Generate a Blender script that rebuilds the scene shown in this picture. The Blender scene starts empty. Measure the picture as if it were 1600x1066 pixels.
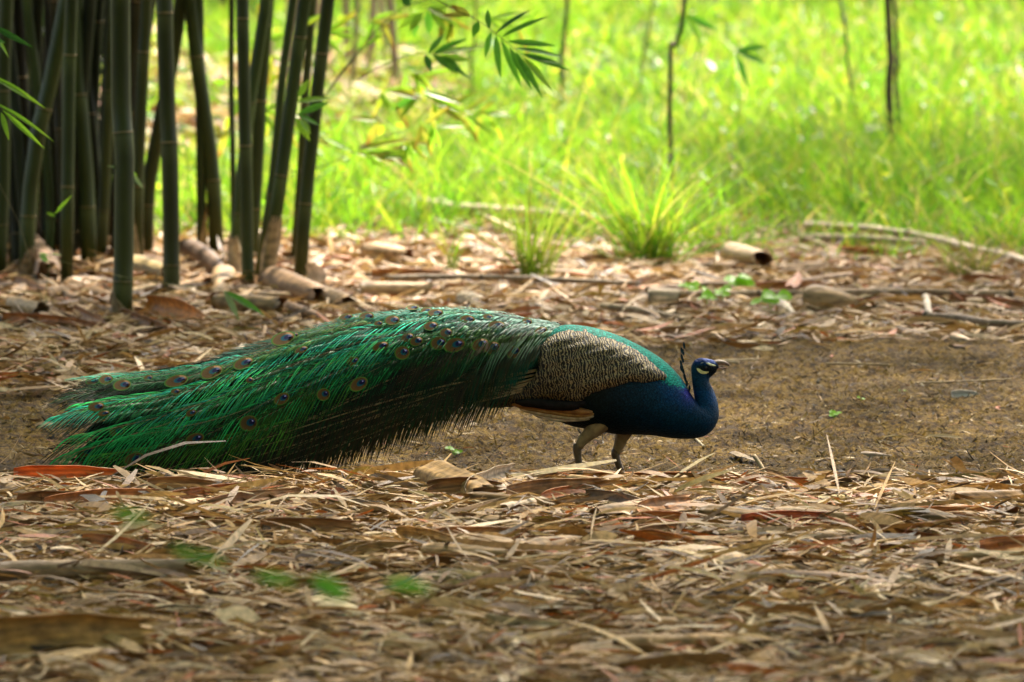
import bpy, math, random
import numpy as np
from mathutils import Vector, Matrix, geometry
rng = np.random.default_rng(7)
random.seed(7)
scene = bpy.context.scene
COL = scene.collection

# ------------------------------------------------------------------ camera, sky, sun, exposure
CAM_D, CAM_H, PITCH, FPX = 17.0, 2.0, math.radians(5.1), 8585.0     # metres, radians, focal length in photo pixels (1600 wide)
cam = bpy.data.cameras.new('camera')
cam.sensor_width = 36.0
cam.lens = 36.0 * FPX / 1600.0
cam.clip_start, cam.clip_end = 0.5, 600.0
cam.dof.use_dof = True
cam.dof.focus_distance = 17.0
cam.dof.aperture_fstop = 4.0
cam_o = bpy.data.objects.new('camera', cam)
cam_o.location = (0, -CAM_D, CAM_H)
cam_o.rotation_euler = (math.radians(90) - PITCH, 0, 0)
COL.objects.link(cam_o)
scene.camera = cam_o

SUN_EL, SUN_AZ = math.radians(56), math.radians(24)                 # behind the scene, a little to the right
world = bpy.data.worlds.new('World')
scene.world = world
world.use_nodes = True
wn = world.node_tree.nodes
sky = wn.new('ShaderNodeTexSky')
sky.sky_type = 'NISHITA'
sky.sun_disc = False
sky.sun_elevation, sky.sun_rotation = SUN_EL, SUN_AZ
sky.air_density, sky.dust_density, sky.ozone_density = 1.0, 6.0, 0.4
wn['Background'].inputs['Strength'].default_value = 0.13
world.node_tree.links.new(sky.outputs[0], wn['Background'].inputs['Color'])
sun = bpy.data.lights.new('sun', 'SUN')
sun.energy, sun.angle, sun.color = 4.0, math.radians(2.0), (1.0, 0.93, 0.80)
sun_o = bpy.data.objects.new('sun', sun)
sdir = Vector((math.sin(SUN_AZ) * math.cos(SUN_EL), math.cos(SUN_AZ) * math.cos(SUN_EL), math.sin(SUN_EL)))
sun_o.rotation_euler = sdir.to_track_quat('Z', 'Y').to_euler()
sun_o.location = sdir * 60
COL.objects.link(sun_o)
scene.view_settings.view_transform = 'Standard'
scene.view_settings.look = 'None'
scene.view_settings.gamma = 1.0
scene.view_settings.use_curve_mapping = False
scene.view_settings.exposure = 2.08
scene.cycles.max_bounces = 8
scene.cycles.transparent_max_bounces = 4

# ------------------------------------------------------------------ small helpers
def sstep(a, b, x):
    t = np.clip((np.asarray(x, float) - a) / (b - a), 0, 1)
    return t * t * (3 - 2 * t)

def wob(x, y, f, seed):
    """cheap smooth pseudo noise, about -1..1"""
    r = np.random.default_rng(seed)
    o = 0
    for k in range(5):
        a = r.uniform(0, 2 * math.pi); fr = f * r.uniform(0.6, 1.7); ph = r.uniform(0, 6.3)
        o = o + np.sin((x * math.cos(a) + y * math.sin(a)) * fr + ph)
    return o / 3.2

def ground(x, y):
    """height of the soil: litter bank, shallow ditch, gentle rise to the meadow"""
    x = np.asarray(x, float); y = np.asarray(y, float)
    lip = -0.36 + 0.035 * wob(x, x * 0, 5.0, 3) + 0.012 * wob(x, x * 0, 23.0, 4)
    bank = 0.068 + 0.010 * wob(x, y, 2.2, 5) + 0.006 * wob(x, y, 8.0, 6)
    z = bank * (1 - sstep(0.0, 0.17, y - lip))
    z = z + 0.125 * sstep(0.25, 4.0, y) + 0.012 * sstep(0.2, 1.0, y) * wob(x, y, 2.5, 8)
    z = z + 0.05 * sstep(-1.15, -1.75, x) * sstep(-0.1, 0.9, y) * (1 - sstep(2, 4, y))
    z = z + 0.042 * np.maximum(y - 10.5, 0) * sstep(10.5, 13, y) * np.where(y < 60, 1.0, 1.0)
    z = z + 0.03 * sstep(9, 13, y) * wob(x, y, 1.1, 9)
    return z

SP, CP = math.sin(PITCH), math.cos(PITCH)
def ray(px, py):
    u = (np.asarray(px, float) - 800.0) / FPX; v = (533.0 - np.asarray(py, float)) / FPX
    return u, CP + v * SP, -SP + v * CP
def at(px, py, Y):
    """point seen at a photo pixel, on the upright plane at depth y = Y"""
    dx, dy, dz = ray(px, py)
    t = (Y + CAM_D) / dy
    return np.stack(np.broadcast_arrays(dx * t, np.asarray(Y, float) + 0 * t, CAM_H + dz * t), -1)
def gp(px, py, lift=0.0):
    """point of the ground seen at a photo pixel"""
    dx, dy, dz = [float(q) for q in ray(px, py)]
    tt_ = np.arange(10.0, 70.0, 0.01)
    hit = np.nonzero(CAM_H + dz * tt_ <= ground(dx * tt_, dy * tt_ - CAM_D))[0]
    t = float(tt_[hit[0]]) if len(hit) else 70.0
    return Vector((dx * t, dy * t - CAM_D, CAM_H + dz * t + lift))

def link(o, parent=None):
    COL.objects.link(o)
    if parent is not None:
        o.parent = parent
        o.matrix_parent_inverse = Matrix.Translation(-parent.location)
    return o

def tag(o, label=None, cat=None, group=None, kind=None):
    if label: o['label'] = label
    if cat: o['category'] = cat
    if group: o['group'] = group
    if kind: o['kind'] = kind
    return o

def empty(name, loc, label, cat, group=None):
    o = bpy.data.objects.new(name, None)
    o.location = loc
    o.empty_display_size = 0.1
    COL.objects.link(o)
    return tag(o, label, cat, group)

def mesh_data(name, V, F, mat, col=None, uv=None, smooth=True):
    me = bpy.data.meshes.new(name)
    V = np.asarray(V, np.float32).reshape(-1, 3)
    if isinstance(F, np.ndarray) and F.ndim == 2:
        n, k = F.shape
        me.vertices.add(len(V)); me.vertices.foreach_set('co', V.ravel())
        me.loops.add(n * k); me.loops.foreach_set('vertex_index', F.astype(np.int32).ravel())
        me.polygons.add(n)
        me.polygons.foreach_set('loop_start', np.arange(0, n * k, k, dtype=np.int32))
        me.polygons.foreach_set('loop_total', np.full(n, k, np.int32))
        me.update(calc_edges=True)
    else:
        me.from_pydata([tuple(map(float, v)) for v in V], [], [tuple(int(i) for i in f) for f in F])
        me.update()
    if col is not None:
        c = np.ones((len(V), 4), np.float32)
        c[:, :3] = np.broadcast_to(np.asarray(col, np.float32), (len(V), 3))
        a = me.color_attributes.new('Col', 'FLOAT_COLOR', 'POINT')
        a.data.foreach_set('color', c.ravel())
    if uv is not None:
        uv = np.asarray(uv, np.float32)
        l = me.uv_layers.new(name='UVMap')
        idx = np.empty(len(me.loops), np.int32); me.loops.foreach_get('vertex_index', idx)
        l.data.foreach_set('uv', uv[idx].ravel())
    if smooth:
        me.polygons.foreach_set('use_smooth', np.ones(len(me.polygons), bool))
    if mat is not None:
        me.materials.append(mat)
    return me

def mk(name, V, F, mat, parent=None, col=None, uv=None, smooth=True):
    return link(bpy.data.objects.new(name, mesh_data(name, V, F, mat, col, uv, smooth)), parent)

class Acc:
    """collects several pieces into ONE mesh"""
    def __init__(s): s.v, s.f, s.c, s.n = [], [], [], 0
    def add(s, V, F, c):
        V = np.asarray(V, float).reshape(-1, 3)
        s.v.append(V); s.f += [tuple(i + s.n for i in f) for f in F]
        s.c.append(np.broadcast_to(np.asarray(c, float), (len(V), 3))); s.n += len(V)
    def build(s, name, mat, parent=None, smooth=True):
        return mk(name, np.concatenate(s.v), s.f, mat, parent, np.concatenate(s.c), smooth=smooth)

def grid_faces(n, m, close=False):
    """quads of an n x m grid of vertices (m runs fastest); close joins the last column to the first"""
    i = np.arange(n - 1)[:, None]; j = np.arange(m if close else m - 1)[None, :]
    j2 = (j + 1) % m
    return np.stack([i * m + j, i * m + j2, (i + 1) * m + j2, (i + 1) * m + j], -1).reshape(-1, 4)

def smooth_path(P, n):
    P = np.asarray(P, float)
    d = np.r_[0, np.cumsum(np.linalg.norm(np.diff(P, axis=0), axis=1))]
    t = np.linspace(0, d[-1], n)
    # Catmull-Rom
    out = np.empty((n, P.shape[1]))
    for a, tt in enumerate(t):
        k = min(max(int(np.searchsorted(d, tt, 'right')) - 1, 0), len(P) - 2)
        u = (tt - d[k]) / max(d[k + 1] - d[k], 1e-9)
        p0, p1, p2, p3 = P[max(k - 1, 0)], P[k], P[k + 1], P[min(k + 2, len(P) - 1)]
        out[a] = 0.5 * (2 * p1 + (p2 - p0) * u + (2 * p0 - 5 * p1 + 4 * p2 - p3) * u * u + (3 * p1 - p0 - 3 * p2 + p3) * u ** 3)
    return out

def tube(P, R, m=8, flat=1.0):
    """tube along points P with radii R; closed ends"""
    P = np.asarray(P, float); n = len(P); R = np.broadcast_to(np.asarray(R, float), (n,))
    T = np.gradient(P, axis=0); T /= np.linalg.norm(T, axis=1)[:, None] + 1e-12
    ref = np.array([0, 0, 1.0]) if abs(T[:, 2]).mean() < 0.8 else np.array([0, 1.0, 0])
    A = np.cross(T, ref); A /= np.linalg.norm(A, axis=1)[:, None] + 1e-12
    B = np.cross(A, T)
    th = np.linspace(0, 2 * math.pi, m, endpoint=False)
    V = P[:, None] + R[:, None, None] * (np.cos(th)[None, :, None] * A[:, None] + flat * np.sin(th)[None, :, None] * B[:, None])
    F = [tuple(f) for f in grid_faces(n, m, True)]
    F.append(tuple(range(m - 1, -1, -1))); F.append(tuple((n - 1) * m + k for k in range(m)))
    return V.reshape(-1, 3), F

def nrm(v):
    return v / (np.linalg.norm(v, axis=-1, keepdims=True) + 1e-12)

def strips(base, d, side, nor, L, W, bend, K=3, prof=None, sag=None):
    """N ribbons of K quads. bend lifts along nor (parabola), sag is a vector added with u^2. Returns V, F, u."""
    N = len(base)
    u = np.linspace(0, 1, K + 1)
    prof = np.interp(u, [0, 0.35, 1], [0.6, 1, 0.08]) if prof is None else np.asarray(prof)
    c = base[:, None] + d[:, None] * (L[:, None] * u)[..., None] + nor[:, None] * (bend[:, None] * (4 * u * (1 - u)))[..., None]
    if sag is not None:
        c = c + sag[:, None] * (u * u)[None, :, None]
    h = side[:, None] * (0.5 * W[:, None] * prof)[..., None]
    V = np.stack([c - h, c + h], 2).reshape(-1, 3)
    b = (np.arange(N) * 2 * (K + 1))[:, None] + 2 * np.arange(K)[None]
    F = np.stack([b, b + 1, b + 3, b + 2], -1).reshape(-1, 4)
    return V, F, np.repeat(np.tile(u, N), 2)

# ------------------------------------------------------------------ materials
def mat_new(name):
    m = bpy.data.materials.new(name); m.use_nodes = True
    return m, m.node_tree.nodes, m.node_tree.links, m.node_tree.nodes['Principled BSDF']

def N(nodes, typ, **kw):
    n = nodes.new(typ)
    for k, v in kw.items():
        if k in n.inputs.keys() if hasattr(n.inputs, 'keys') else False: n.inputs[k].default_value = v
        else: setattr(n, k, v)
    return n

def ramp(nodes, pts, interp='LINEAR'):
    r = nodes.new('ShaderNodeValToRGB'); r.color_ramp.interpolation = interp
    e = r.color_ramp.elements
    e[0].position, e[0].color = pts[0][0], (*pts[0][1], 1)
    e[1].position, e[1].color = pts[-1][0], (*pts[-1][1], 1)
    for p, c in pts[1:-1]:
        k = e.new(p); k.color = (*c, 1)
    return r

def mixc(nodes, links, mode, fac, a, b):
    m = nodes.new('ShaderNodeMix'); m.data_type = 'RGBA'; m.blend_type = mode
    for sock, val in ((m.inputs['Factor'], fac), (m.inputs[6], a), (m.inputs[7], b)):
        if isinstance(val, (int, float)): sock.default_value = val
        elif isinstance(val, tuple): sock.default_value = (*val, 1)
        else: links.new(val, sock)
    return m.outputs[2]

def attr_mat(name, rough=0.6, scale=30.0, amp=0.35, bump=0.0, metallic=0.0, translucent=0.0, spec=0.4, stretch=None, sheen=0.0, coat=0.0):
    """colour from the mesh's Col attribute, broken up by noise; optional light passing through"""
    m, n, l, b = mat_new(name)
    a = n.new('ShaderNodeAttribute'); a.attribute_name = 'Col'
    tc = n.new('ShaderNodeTexCoord'); mp = n.new('ShaderNodeMapping')
    l.new(tc.outputs['Object'], mp.inputs['Vector'])
    if stretch: mp.inputs['Scale'].default_value = stretch
    no = n.new('ShaderNodeTexNoise'); no.inputs['Scale'].default_value = scale; no.inputs['Detail'].default_value = 5
    l.new(mp.outputs[0], no.inputs['Vector'])
    r = ramp(n, [(0.3, (1 - amp,) * 3), (0.7, (1 + amp,) * 3)])
    l.new(no.outputs['Fac'], r.inputs[0])
    c = mixc(n, l, 'MULTIPLY', 1.0, a.outputs['Color'], r.outputs[0])
    l.new(c, b.inputs['Base Color'])
    b.inputs['Roughness'].default_value = rough
    b.inputs['Metallic'].default_value = metallic
    b.inputs['Specular IOR Level'].default_value = spec
    if sheen: b.inputs['Sheen Weight'].default_value = sheen
    if coat: b.inputs['Coat Weight'].default_value = coat; b.inputs['Coat Roughness'].default_value = 0.3
    if bump:
        bp = n.new('ShaderNodeBump'); bp.inputs['Strength'].default_value = bump; bp.inputs['Distance'].default_value = 0.01
        l.new(no.outputs['Fac'], bp.inputs['Height']); l.new(bp.outputs[0], b.inputs['Normal'])
    if translucent:
        t = n.new('ShaderNodeBsdfTranslucent'); mx = n.new('ShaderNodeMixShader')
        mx.inputs[0].default_value = translucent
        br = mixc(n, l, 'MULTIPLY', 1.0, c, (1.5, 1.5, 1.2))
        l.new(br, t.inputs['Color'])
        l.new(b.outputs[0], mx.inputs[1]); l.new(t.outputs[0], mx.inputs[2])
        l.new(mx.outputs[0], n['Material Output'].inputs['Surface'])
    return m

M_litter = attr_mat('dry_leaf', 0.55, 55, 0.35, 0.25, translucent=0.12, spec=0.35)
M_sheath = attr_mat('dry_sheath', 0.6, 42, 0.5, 0.5, spec=0.3, stretch=(0.35, 1, 1))
M_stick = attr_mat('dead_wood', 0.75, 40, 0.4, 0.5)
M_grass = attr_mat('grass_blade', 0.42, 6, 0.25, translucent=0.55, spec=0.3)
M_leaf = attr_mat('living_leaf', 0.4, 12, 0.2, translucent=0.55, spec=0.4)
M_culm = attr_mat('bamboo_stem', 0.40, 9, 0.30, 0.08, spec=0.28, stretch=(1, 1, 0.35))

def ground_material():
    m, n, l, b = mat_new('soil')
    tc = n.new('ShaderNodeTexCoord'); sep = n.new('ShaderNodeSeparateXYZ')
    l.new(tc.outputs['Object'], sep.inputs[0])
    def noise(s, d=6, ro=0.6):
        q = n.new('ShaderNodeTexNoise'); q.inputs['Scale'].default_value = s; q.inputs['Detail'].default_value = d
        q.inputs['Roughness'].default_value = ro; l.new(tc.outputs['Object'], q.inputs['Vector']); return q
    fine, mid, big = noise(60, 7, 0.75), noise(15, 6, 0.7), noise(2.6, 4, 0.55)
    soil = ramp(n, [(0.36, (0.012, 0.008, 0.005)), (0.47, (0.070, 0.041, 0.013)), (0.58, (0.135, 0.080, 0.026)), (0.70, (0.27, 0.19, 0.09))])
    l.new(fine.outputs['Fac'], soil.inputs[0])
    moss = ramp(n, [(0.36, (0.026, 0.017, 0.003)), (0.5, (0.115, 0.073, 0.010)), (0.68, (0.235, 0.155, 0.030))])
    l.new(fine.outputs['Fac'], moss.inputs[0])
    mk_ = ramp(n, [(0.42, (0, 0, 0)), (0.56, (1, 1, 1))]); l.new(mid.outputs['Fac'], mk_.inputs[0])
    c = mixc(n, l, 'MIX', mk_.outputs[0], soil.outputs[0], moss.outputs[0])
    dk = ramp(n, [(0.36, (0.42, 0.40, 0.40)), (0.52, (1, 1, 1))]); l.new(mid.outputs['Fac'], dk.inputs[0])
    c = mixc(n, l, 'MULTIPLY', 0.8, c, dk.outputs[0])
    bg = ramp(n, [(0.35, (0.92, 0.82, 0.70)), (0.65, (1.42, 1.28, 1.05))]); l.new(big.outputs['Fac'], bg.inputs[0])
    c = mixc(n, l, 'MULTIPLY', 1.0, c, bg.outputs[0])
    # damp black soil in the bottom of the ditch
    wet = n.new('ShaderNodeMath'); wet.operation = 'MULTIPLY_ADD'; wet.inputs[1].default_value = 2.6; l.new(mid.outputs['Fac'], wet.inputs[0])
    ny = n.new('ShaderNodeMath'); ny.operation = 'MULTIPLY'; ny.inputs[1].default_value = -1.0; l.new(sep.outputs['Y'], ny.inputs[0]); l.new(ny.outputs[0], wet.inputs[2])
    wr = ramp(n, [(0.55, (1, 1, 1)), (1.0, (0.24, 0.21, 0.19))]); l.new(wet.outputs[0], wr.inputs[0])
    c = mixc(n, l, 'MULTIPLY', 1.0, c, wr.outputs[0])
    # meadow soil beyond the litter
    mr = n.new('ShaderNodeMapRange'); mr.inputs[1].default_value = 8.5; mr.inputs[2].default_value = 12.0
    l.new(sep.outputs['Y'], mr.inputs[0])
    mead = ramp(n, [(0.3, (0.03, 0.05, 0.008)), (0.6, (0.09, 0.12, 0.02)), (0.8, (0.2, 0.17, 0.08))]); l.new(mid.outputs['Fac'], mead.inputs[0])
    c = mixc(n, l, 'MIX', mr.outputs[0], c, mead.outputs[0])
    l.new(c, b.inputs['Base Color']); b.inputs['Roughness'].default_value = 0.9; b.inputs['Specular IOR Level'].default_value = 0.25
    b1 = n.new('ShaderNodeBump'); b1.inputs['Strength'].default_value = 0.9; b1.inputs['Distance'].default_value = 0.012
    l.new(fine.outputs['Fac'], b1.inputs['Height'])
    b2 = n.new('ShaderNodeBump'); b2.inputs['Strength'].default_value = 0.8; b2.inputs['Distance'].default_value = 0.03
    l.new(mid.outputs['Fac'], b2.inputs['Height']); l.new(b2.outputs[0], b1.inputs['Normal']); l.new(b1.outputs[0], b.inputs['Normal'])
    return m

# ------------------------------------------------------------------ ground sheet
def axis(parts):
    a = []
    for lo, hi, st in parts: a += list(np.arange(lo, hi - 1e-6, st))
    return np.array(a + [parts[-1][1]])
gx = axis([(-150, -20, 13), (-20, -4, 1.0), (-4, -2.1, 0.1), (-2.1, 2.1, 0.021), (2.1, 4, 0.1), (4, 20, 1.0), (20, 150, 13)])
gy = axis([(-60, -20, 5), (-20, -6, 0.5), (-6, -0.6, 0.07), (-0.6, 4.0, 0.023), (4.0, 12, 0.14), (12, 40, 0.4), (40, 260, 10)])
X, Y = np.meshgrid(gx, gy)
Z = ground(X, Y)
ditch = sstep(-0.25, -0.1, Y) * (1 - sstep(4, 7, Y))
Z = Z + ditch * (0.0055 * wob(X, Y, 38, 21) + 0.004 * wob(X, Y, 90, 22) + 0.0045 * rng.normal(size=Z.shape) * (np.abs(X) < 2.1))
mk_ground = mk('ground', np.stack([X, Y, Z], -1).reshape(-1, 3), grid_faces(len(gy), len(gx)), ground_material())
tag(mk_ground, kind='structure')

# ================================================================== the peacock
Y0 = 0.10
def P(px, py, dy=0.0):
    return at(px, py, Y0 + np.asarray(dy, float))
foot = P(940, 778)
pea = empty('peacock', (float(foot[0]), Y0, float(ground(foot[0], Y0))), 'blue and green peacock with long folded train walking in the ditch', 'peacock')

M_plume = attr_mat('body_plumage', 0.42, 160, 0.45, 0.5, metallic=0.2, spec=0.15)
M_scale = attr_mat('scale_plumage', 0.6, 200, 0.25, 0.2, metallic=0.0, spec=0.10)
M_barb = attr_mat('train_barb', 0.45, 60, 0.30, metallic=0.25, spec=0.2)
M_dark = attr_mat('under_feather', 0.8, 60, 0.5, 0.5, spec=0.15)
M_horn = attr_mat('horn_skin', 0.5, 120, 0.3, 0.3)
M_eyecol = attr_mat('eyespot_sheen', 0.7, 150, 0.3, 0.2, metallic=0.0, spec=0.12)

# ---- body: paired outline points (upper, lower) with half widths, from rump to bill base
SEC = np.array([
    # top x,  top y, bot x, bot y, half width (m)
    [790, 566, 790, 592, 0.030], [812, 545, 815, 615, 0.070], [845, 522, 850, 642, 0.100], [880, 509, 884, 662, 0.120],
    [918, 511, 925, 671, 0.130], [958, 522, 968, 678, 0.132], [998, 540, 1012, 679, 0.126], [1030, 559, 1050, 684, 0.113],
    [1053, 579, 1078, 685, 0.098], [1069, 599, 1099, 681, 0.083], [1079, 616, 1114, 670, 0.068], [1085, 627, 1122, 652, 0.054],
    [1086, 622, 1121, 632, 0.046], [1084, 608, 1115, 612, 0.038], [1082, 594, 1108, 598, 0.031], [1081, 583, 1108, 591, 0.0275],
    [1081, 573, 1112, 587, 0.0265], [1086, 564, 1116, 583, 0.0262], [1096, 560, 1119, 580, 0.024], [1108, 561, 1121, 577, 0.018],
    [1117, 564, 1123, 575, 0.012], [1121, 567, 1123, 572, 0.006]], float)
TS = np.linspace(0, len(SEC) - 1, 150)
_dense = np.empty((len(TS), 5))
for a, tt in enumerate(TS):
    k = min(int(tt), len(SEC) - 2); u = tt - k
    p0, p1, p2, p3 = SEC[max(k - 1, 0)], SEC[k], SEC[k + 1], SEC[min(k + 2, len(SEC) - 1)]
    _dense[a] = 0.5 * (2 * p1 + (p2 - p0) * u + (2 * p0 - 5 * p1 + 4 * p2 - p3) * u * u + (3 * p1 - p0 - 3 * p2 + p3) * u ** 3)
def body_px(t, th):
    s = np.stack([np.interp(t, TS, _dense[:, k]) for k in range(5)], -1)
    cx, cy = (s[..., 0] + s[..., 2]) / 2, (s[..., 1] + s[..., 3]) / 2
    hx, hy = (s[..., 0] - s[..., 2]) / 2, (s[..., 1] - s[..., 3]) / 2
    return cx + hx * np.cos(th), cy + hy * np.cos(th), -s[..., 4] * np.sign(np.sin(th)) * np.abs(np.sin(th)) ** 0.9
def body_pt(t, th):
    return P(*body_px(t, th))
NB, MB_ = 150, 56
tt, hh = np.meshgrid(TS, np.linspace(0, 2 * math.pi, MB_, endpoint=False), indexing='ij')
bx, by, bd = body_px(tt, hh)
def lerp(a, b, f):
    return np.asarray(a) + (np.asarray(b) - np.asarray(a)) * np.asarray(f)[..., None]
def body_col(x, y, t):
    c = lerp((0.004, 0.010, 0.012), (0.000, 0.034, 0.078), sstep(930, 1075, x + 0.25 * (640 - y)))
    c = lerp(c, (0.001, 0.046, 0.15), sstep(1020, 1060, x) * (1 - sstep(610, 650, y)))
    c = lerp(c, (0.022, 0.014, 0.22), np.exp(-((x - 1078) / 12.) ** 2 - ((y - 612) / 18.) ** 2) * (t < 11.2))
    edge = np.interp(x, [840, 880, 940, 985, 1030, 1060, 1075], [520, 526, 540, 556, 590, 603, 605])
    c = lerp(c, (0.006, 0.16, 0.135), (1 - sstep(-4, 6, y - edge)) * (t < 9.5))
    c = lerp(c, (0.002, 0.030, 0.060), (t > 12) * sstep(618, 600, y) * 0.8)           # darker throat
    c = lerp(c, (0.003, 0.026, 0.16), (t > 15.5) * (1 - sstep(565, 572, y)))          # blue crown
    c = lerp(c, (0.004, 0.008, 0.012), (t > 16) * sstep(569, 573, y) * (1 - sstep(590, 596, y)) * sstep(1086, 1094, x))
    return c
bcol = body_col(bx, by, tt).reshape(-1, 3)
bF = [tuple(f) for f in grid_faces(NB, MB_, True)] + [tuple(range(MB_ - 1, -1, -1)), tuple((NB - 1) * MB_ + k for k in range(MB_))]
mk('body', P(bx, by, bd).reshape(-1, 3), bF, M_plume, pea, bcol)
_near = np.sin(hh) > 0.05
_bpx = np.stack([bx[_near], by[_near]], 1); _bdn = bd[_near]
def body_depth(px, py):
    d = ((_bpx - (px, py)) ** 2).sum(1)
    k = np.argsort(d)[:4]
    return float(np.average(_bdn[k], weights=1 / (d[k] + 0.3)))

# ---- overlapping teal scale feathers on the back and shoulders
ang = np.radians([-82, -50, -18, 18, 50, 82])
def tiles(name, ts, size, keep, colour, label, rim=.35):
    V, F, C = [], [], []
    for i, t in enumerate(ts):
        w = float(np.interp(t, TS, _dense[:, 4])); hy = float(np.interp(t, TS, np.hypot(_dense[:, 0] - _dense[:, 2], _dense[:, 1] - _dense[:, 3]))) / 505 / 2
        r0 = size(t); n = max(10, int(math.pi * (w + hy) / (r0 * 1.05)))
        th = 2 * math.pi * (np.arange(n) + .5 * (i % 2)) / n + rng.uniform(-.03, .03, n)
        tv = np.full(n, t) + rng.uniform(-.02, .02, n)
        x, y, _ = body_px(tv, th)
        k = keep(x, y, tv) & (np.sin(th) > -.6)
        if not k.any(): continue
        th, tv, x, y = th[k], tv[k], x[k], y[k]
        p = body_pt(tv, th); ta = nrm(body_pt(tv - .05, th) - p); sa = nrm(body_pt(tv, th + .04) - p); no = nrm(np.cross(ta, sa))
        cen = body_pt(tv, th + math.pi)
        no = no * np.sign(((p - cen) * no).sum(1))[:, None]
        br = colour(x, y, tv)
        for a in range(len(x)):
            b0 = len(V); r = r0 * random.uniform(.9, 1.12); k1 = random.uniform(.72, 1.3)
            V.append(p[a] + no[a] * .0004 - ta[a] * r * .6); C.append(br[a] * .7 * k1)
            for q, (rr, hgt) in enumerate(((.66, .0013), (1.0, .0016))):
                for g in ang:
                    V.append(p[a] + ta[a] * r * rr * math.cos(g) + sa[a] * r * rr * .8 * math.sin(g) + no[a] * hgt); C.append(br[a] * k1 if q == 0 else br[a] * rim)
            for q in range(5): F += [(b0, b0 + 1 + q, b0 + 2 + q), (b0 + 1 + q, b0 + 7 + q, b0 + 8 + q, b0 + 2 + q)]
    o = mk(name, np.array(V), F, M_scale if 'scale' in name else M_plume, pea, np.array(C))
    return tag(o, label, kind='stuff')
edge_y = lambda x: np.interp(x, [800, 840, 880, 940, 985, 1030, 1060, 1075], [540, 528, 532, 546, 562, 596, 610, 612])
teal = lambda x, y, t: lerp((.007, .30, .235), (.003, .10, .25), sstep(7.9, 9.6, t))
tiles('scale_feathers', np.arange(1.7, 9.7, .13), lambda t: float(np.interp(t, [3, 9], [.0125, .0095])), lambda x, y, t: y < edge_y(x), teal, 'overlapping teal scale feathers on the back', .12)
tiles('neck_feathers', np.arange(3.0, 18.2, .085), lambda t: float(np.interp(t, [3, 8, 12, 16], [.0120, .0090, .0058, .0036])), lambda x, y, t: (y >= edge_y(x) - 2) | (t > 9.5), lambda x, y, t: body_col(x, y, t) * 1.15 + (.0, .002, .002), 'small overlapping dark blue feathers of breast and neck', .5)

# ---- folded wing with wavy dark bars
def wing_material():
    m, n, l, b = mat_new('barred_wing')
    tc = n.new('ShaderNodeTexCoord'); mp = n.new('ShaderNodeMapping')
    mp.inputs['Rotation'].default_value = (0, math.radians(8), 0); mp.inputs['Scale'].default_value = (1, 0.3, 1)
    l.new(tc.outputs['Object'], mp.inputs['Vector'])
    wv = n.new('ShaderNodeTexWave'); wv.wave_type = 'BANDS'; wv.bands_direction = 'X'
    for k, v in (('Scale', 35.0), ('Distortion', 13.0), ('Detail', 3.0), ('Detail Scale', 1.25), ('Detail Roughness', 0.6)): wv.inputs[k].default_value = v
    l.new(mp.outputs[0], wv.inputs['Vector'])
    r = ramp(n, [(0.54, (0.007, 0.005, 0.003)), (0.70, (0.165, 0.12, 0.055)), (0.92, (0.29, 0.225, 0.125))])
    l.new(wv.outputs['Fac'], r.inputs[0])
    a = n.new('ShaderNodeAttribute'); a.attribute_name = 'Col'
    c = mixc(n, l, 'MULTIPLY', 1.0, r.outputs[0], a.outputs['Color'])
    l.new(c, b.inputs['Base Color']); b.inputs['Roughness'].default_value = 0.6; b.inputs['Specular IOR Level'].default_value = 0.3
    bp = n.new('ShaderNodeBump'); bp.inputs['Strength'].default_value = 0.5; bp.inputs['Distance'].default_value = 0.004
    l.new(wv.outputs['Fac'], bp.inputs['Height']); l.new(bp.outputs[0], b.inputs['Normal'])
    return m
outl = [(843, 575), (845, 552), (852, 536), (868, 524), (890, 518), (915, 517), (934, 526), (960, 534), (985, 545), (1004, 557), (1022, 573), (1041, 590),
        (1024, 594), (1006, 597), (985, 595), (968, 601), (948, 606), (926, 613), (913, 620), (905, 631), (893, 629), (876, 626), (850, 630), (820, 632),
        (790, 634), (762, 635), (748, 630), (746, 622), (764, 616), (790, 610), (815, 602), (834, 592)]
op = smooth_path(np.array(outl + [outl[0]], float), 110)[:-1]
op += 0.8 * np.stack([np.sin(np.arange(len(op)) * 2.1), np.cos(np.arange(len(op)) * 2.7)], 1)
pts = [Vector(p) for p in op]
gxs, gys = np.meshgrid(np.arange(744, 1044, 4.0), np.arange(514, 640, 4.0))
for a, b_ in zip(gxs.ravel() + rng.uniform(-.8, .8, gxs.size), gys.ravel() + rng.uniform(-.8, .8, gxs.size)):
    inside = False; j = len(op) - 1
    for i in range(len(op)):
        if (op[i][1] > b_) != (op[j][1] > b_) and a < (op[j][0] - op[i][0]) * (b_ - op[i][1]) / (op[j][1] - op[i][1]) + op[i][0]: inside = not inside
        j = i
    if inside and np.min(((op - (a, b_)) ** 2).sum(1)) > 4: pts.append(Vector((a, b_)))
nb = len(op)
wv_, _, wf, *_ = geometry.delaunay_2d_cdt(pts, [(i, (i + 1) % nb) for i in range(nb)], [], 1, 1e-4)
wx = np.array([v[0] for v in wv_]); wy = np.array([v[1] for v in wv_])
edge_d = np.sqrt(np.min((wx[:, None] - op[None, :, 0]) ** 2 + (wy[:, None] - op[None, :, 1]) ** 2, axis=1))
Wt = np.interp(wx, [745, 800, 845, 880, 960, 1000, 1040], [0.075, 0.095, 0.110, 0.124, 0.132, 0.126, 0.110])
mid = np.interp(wx, [745, 800, 845, 880, 960, 1040], [626, 610, 582, 586, 600, 622]); hf = np.interp(wx, [745, 800, 845, 880, 960, 1040], [40, 60, 66, 77, 78, 64])
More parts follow.
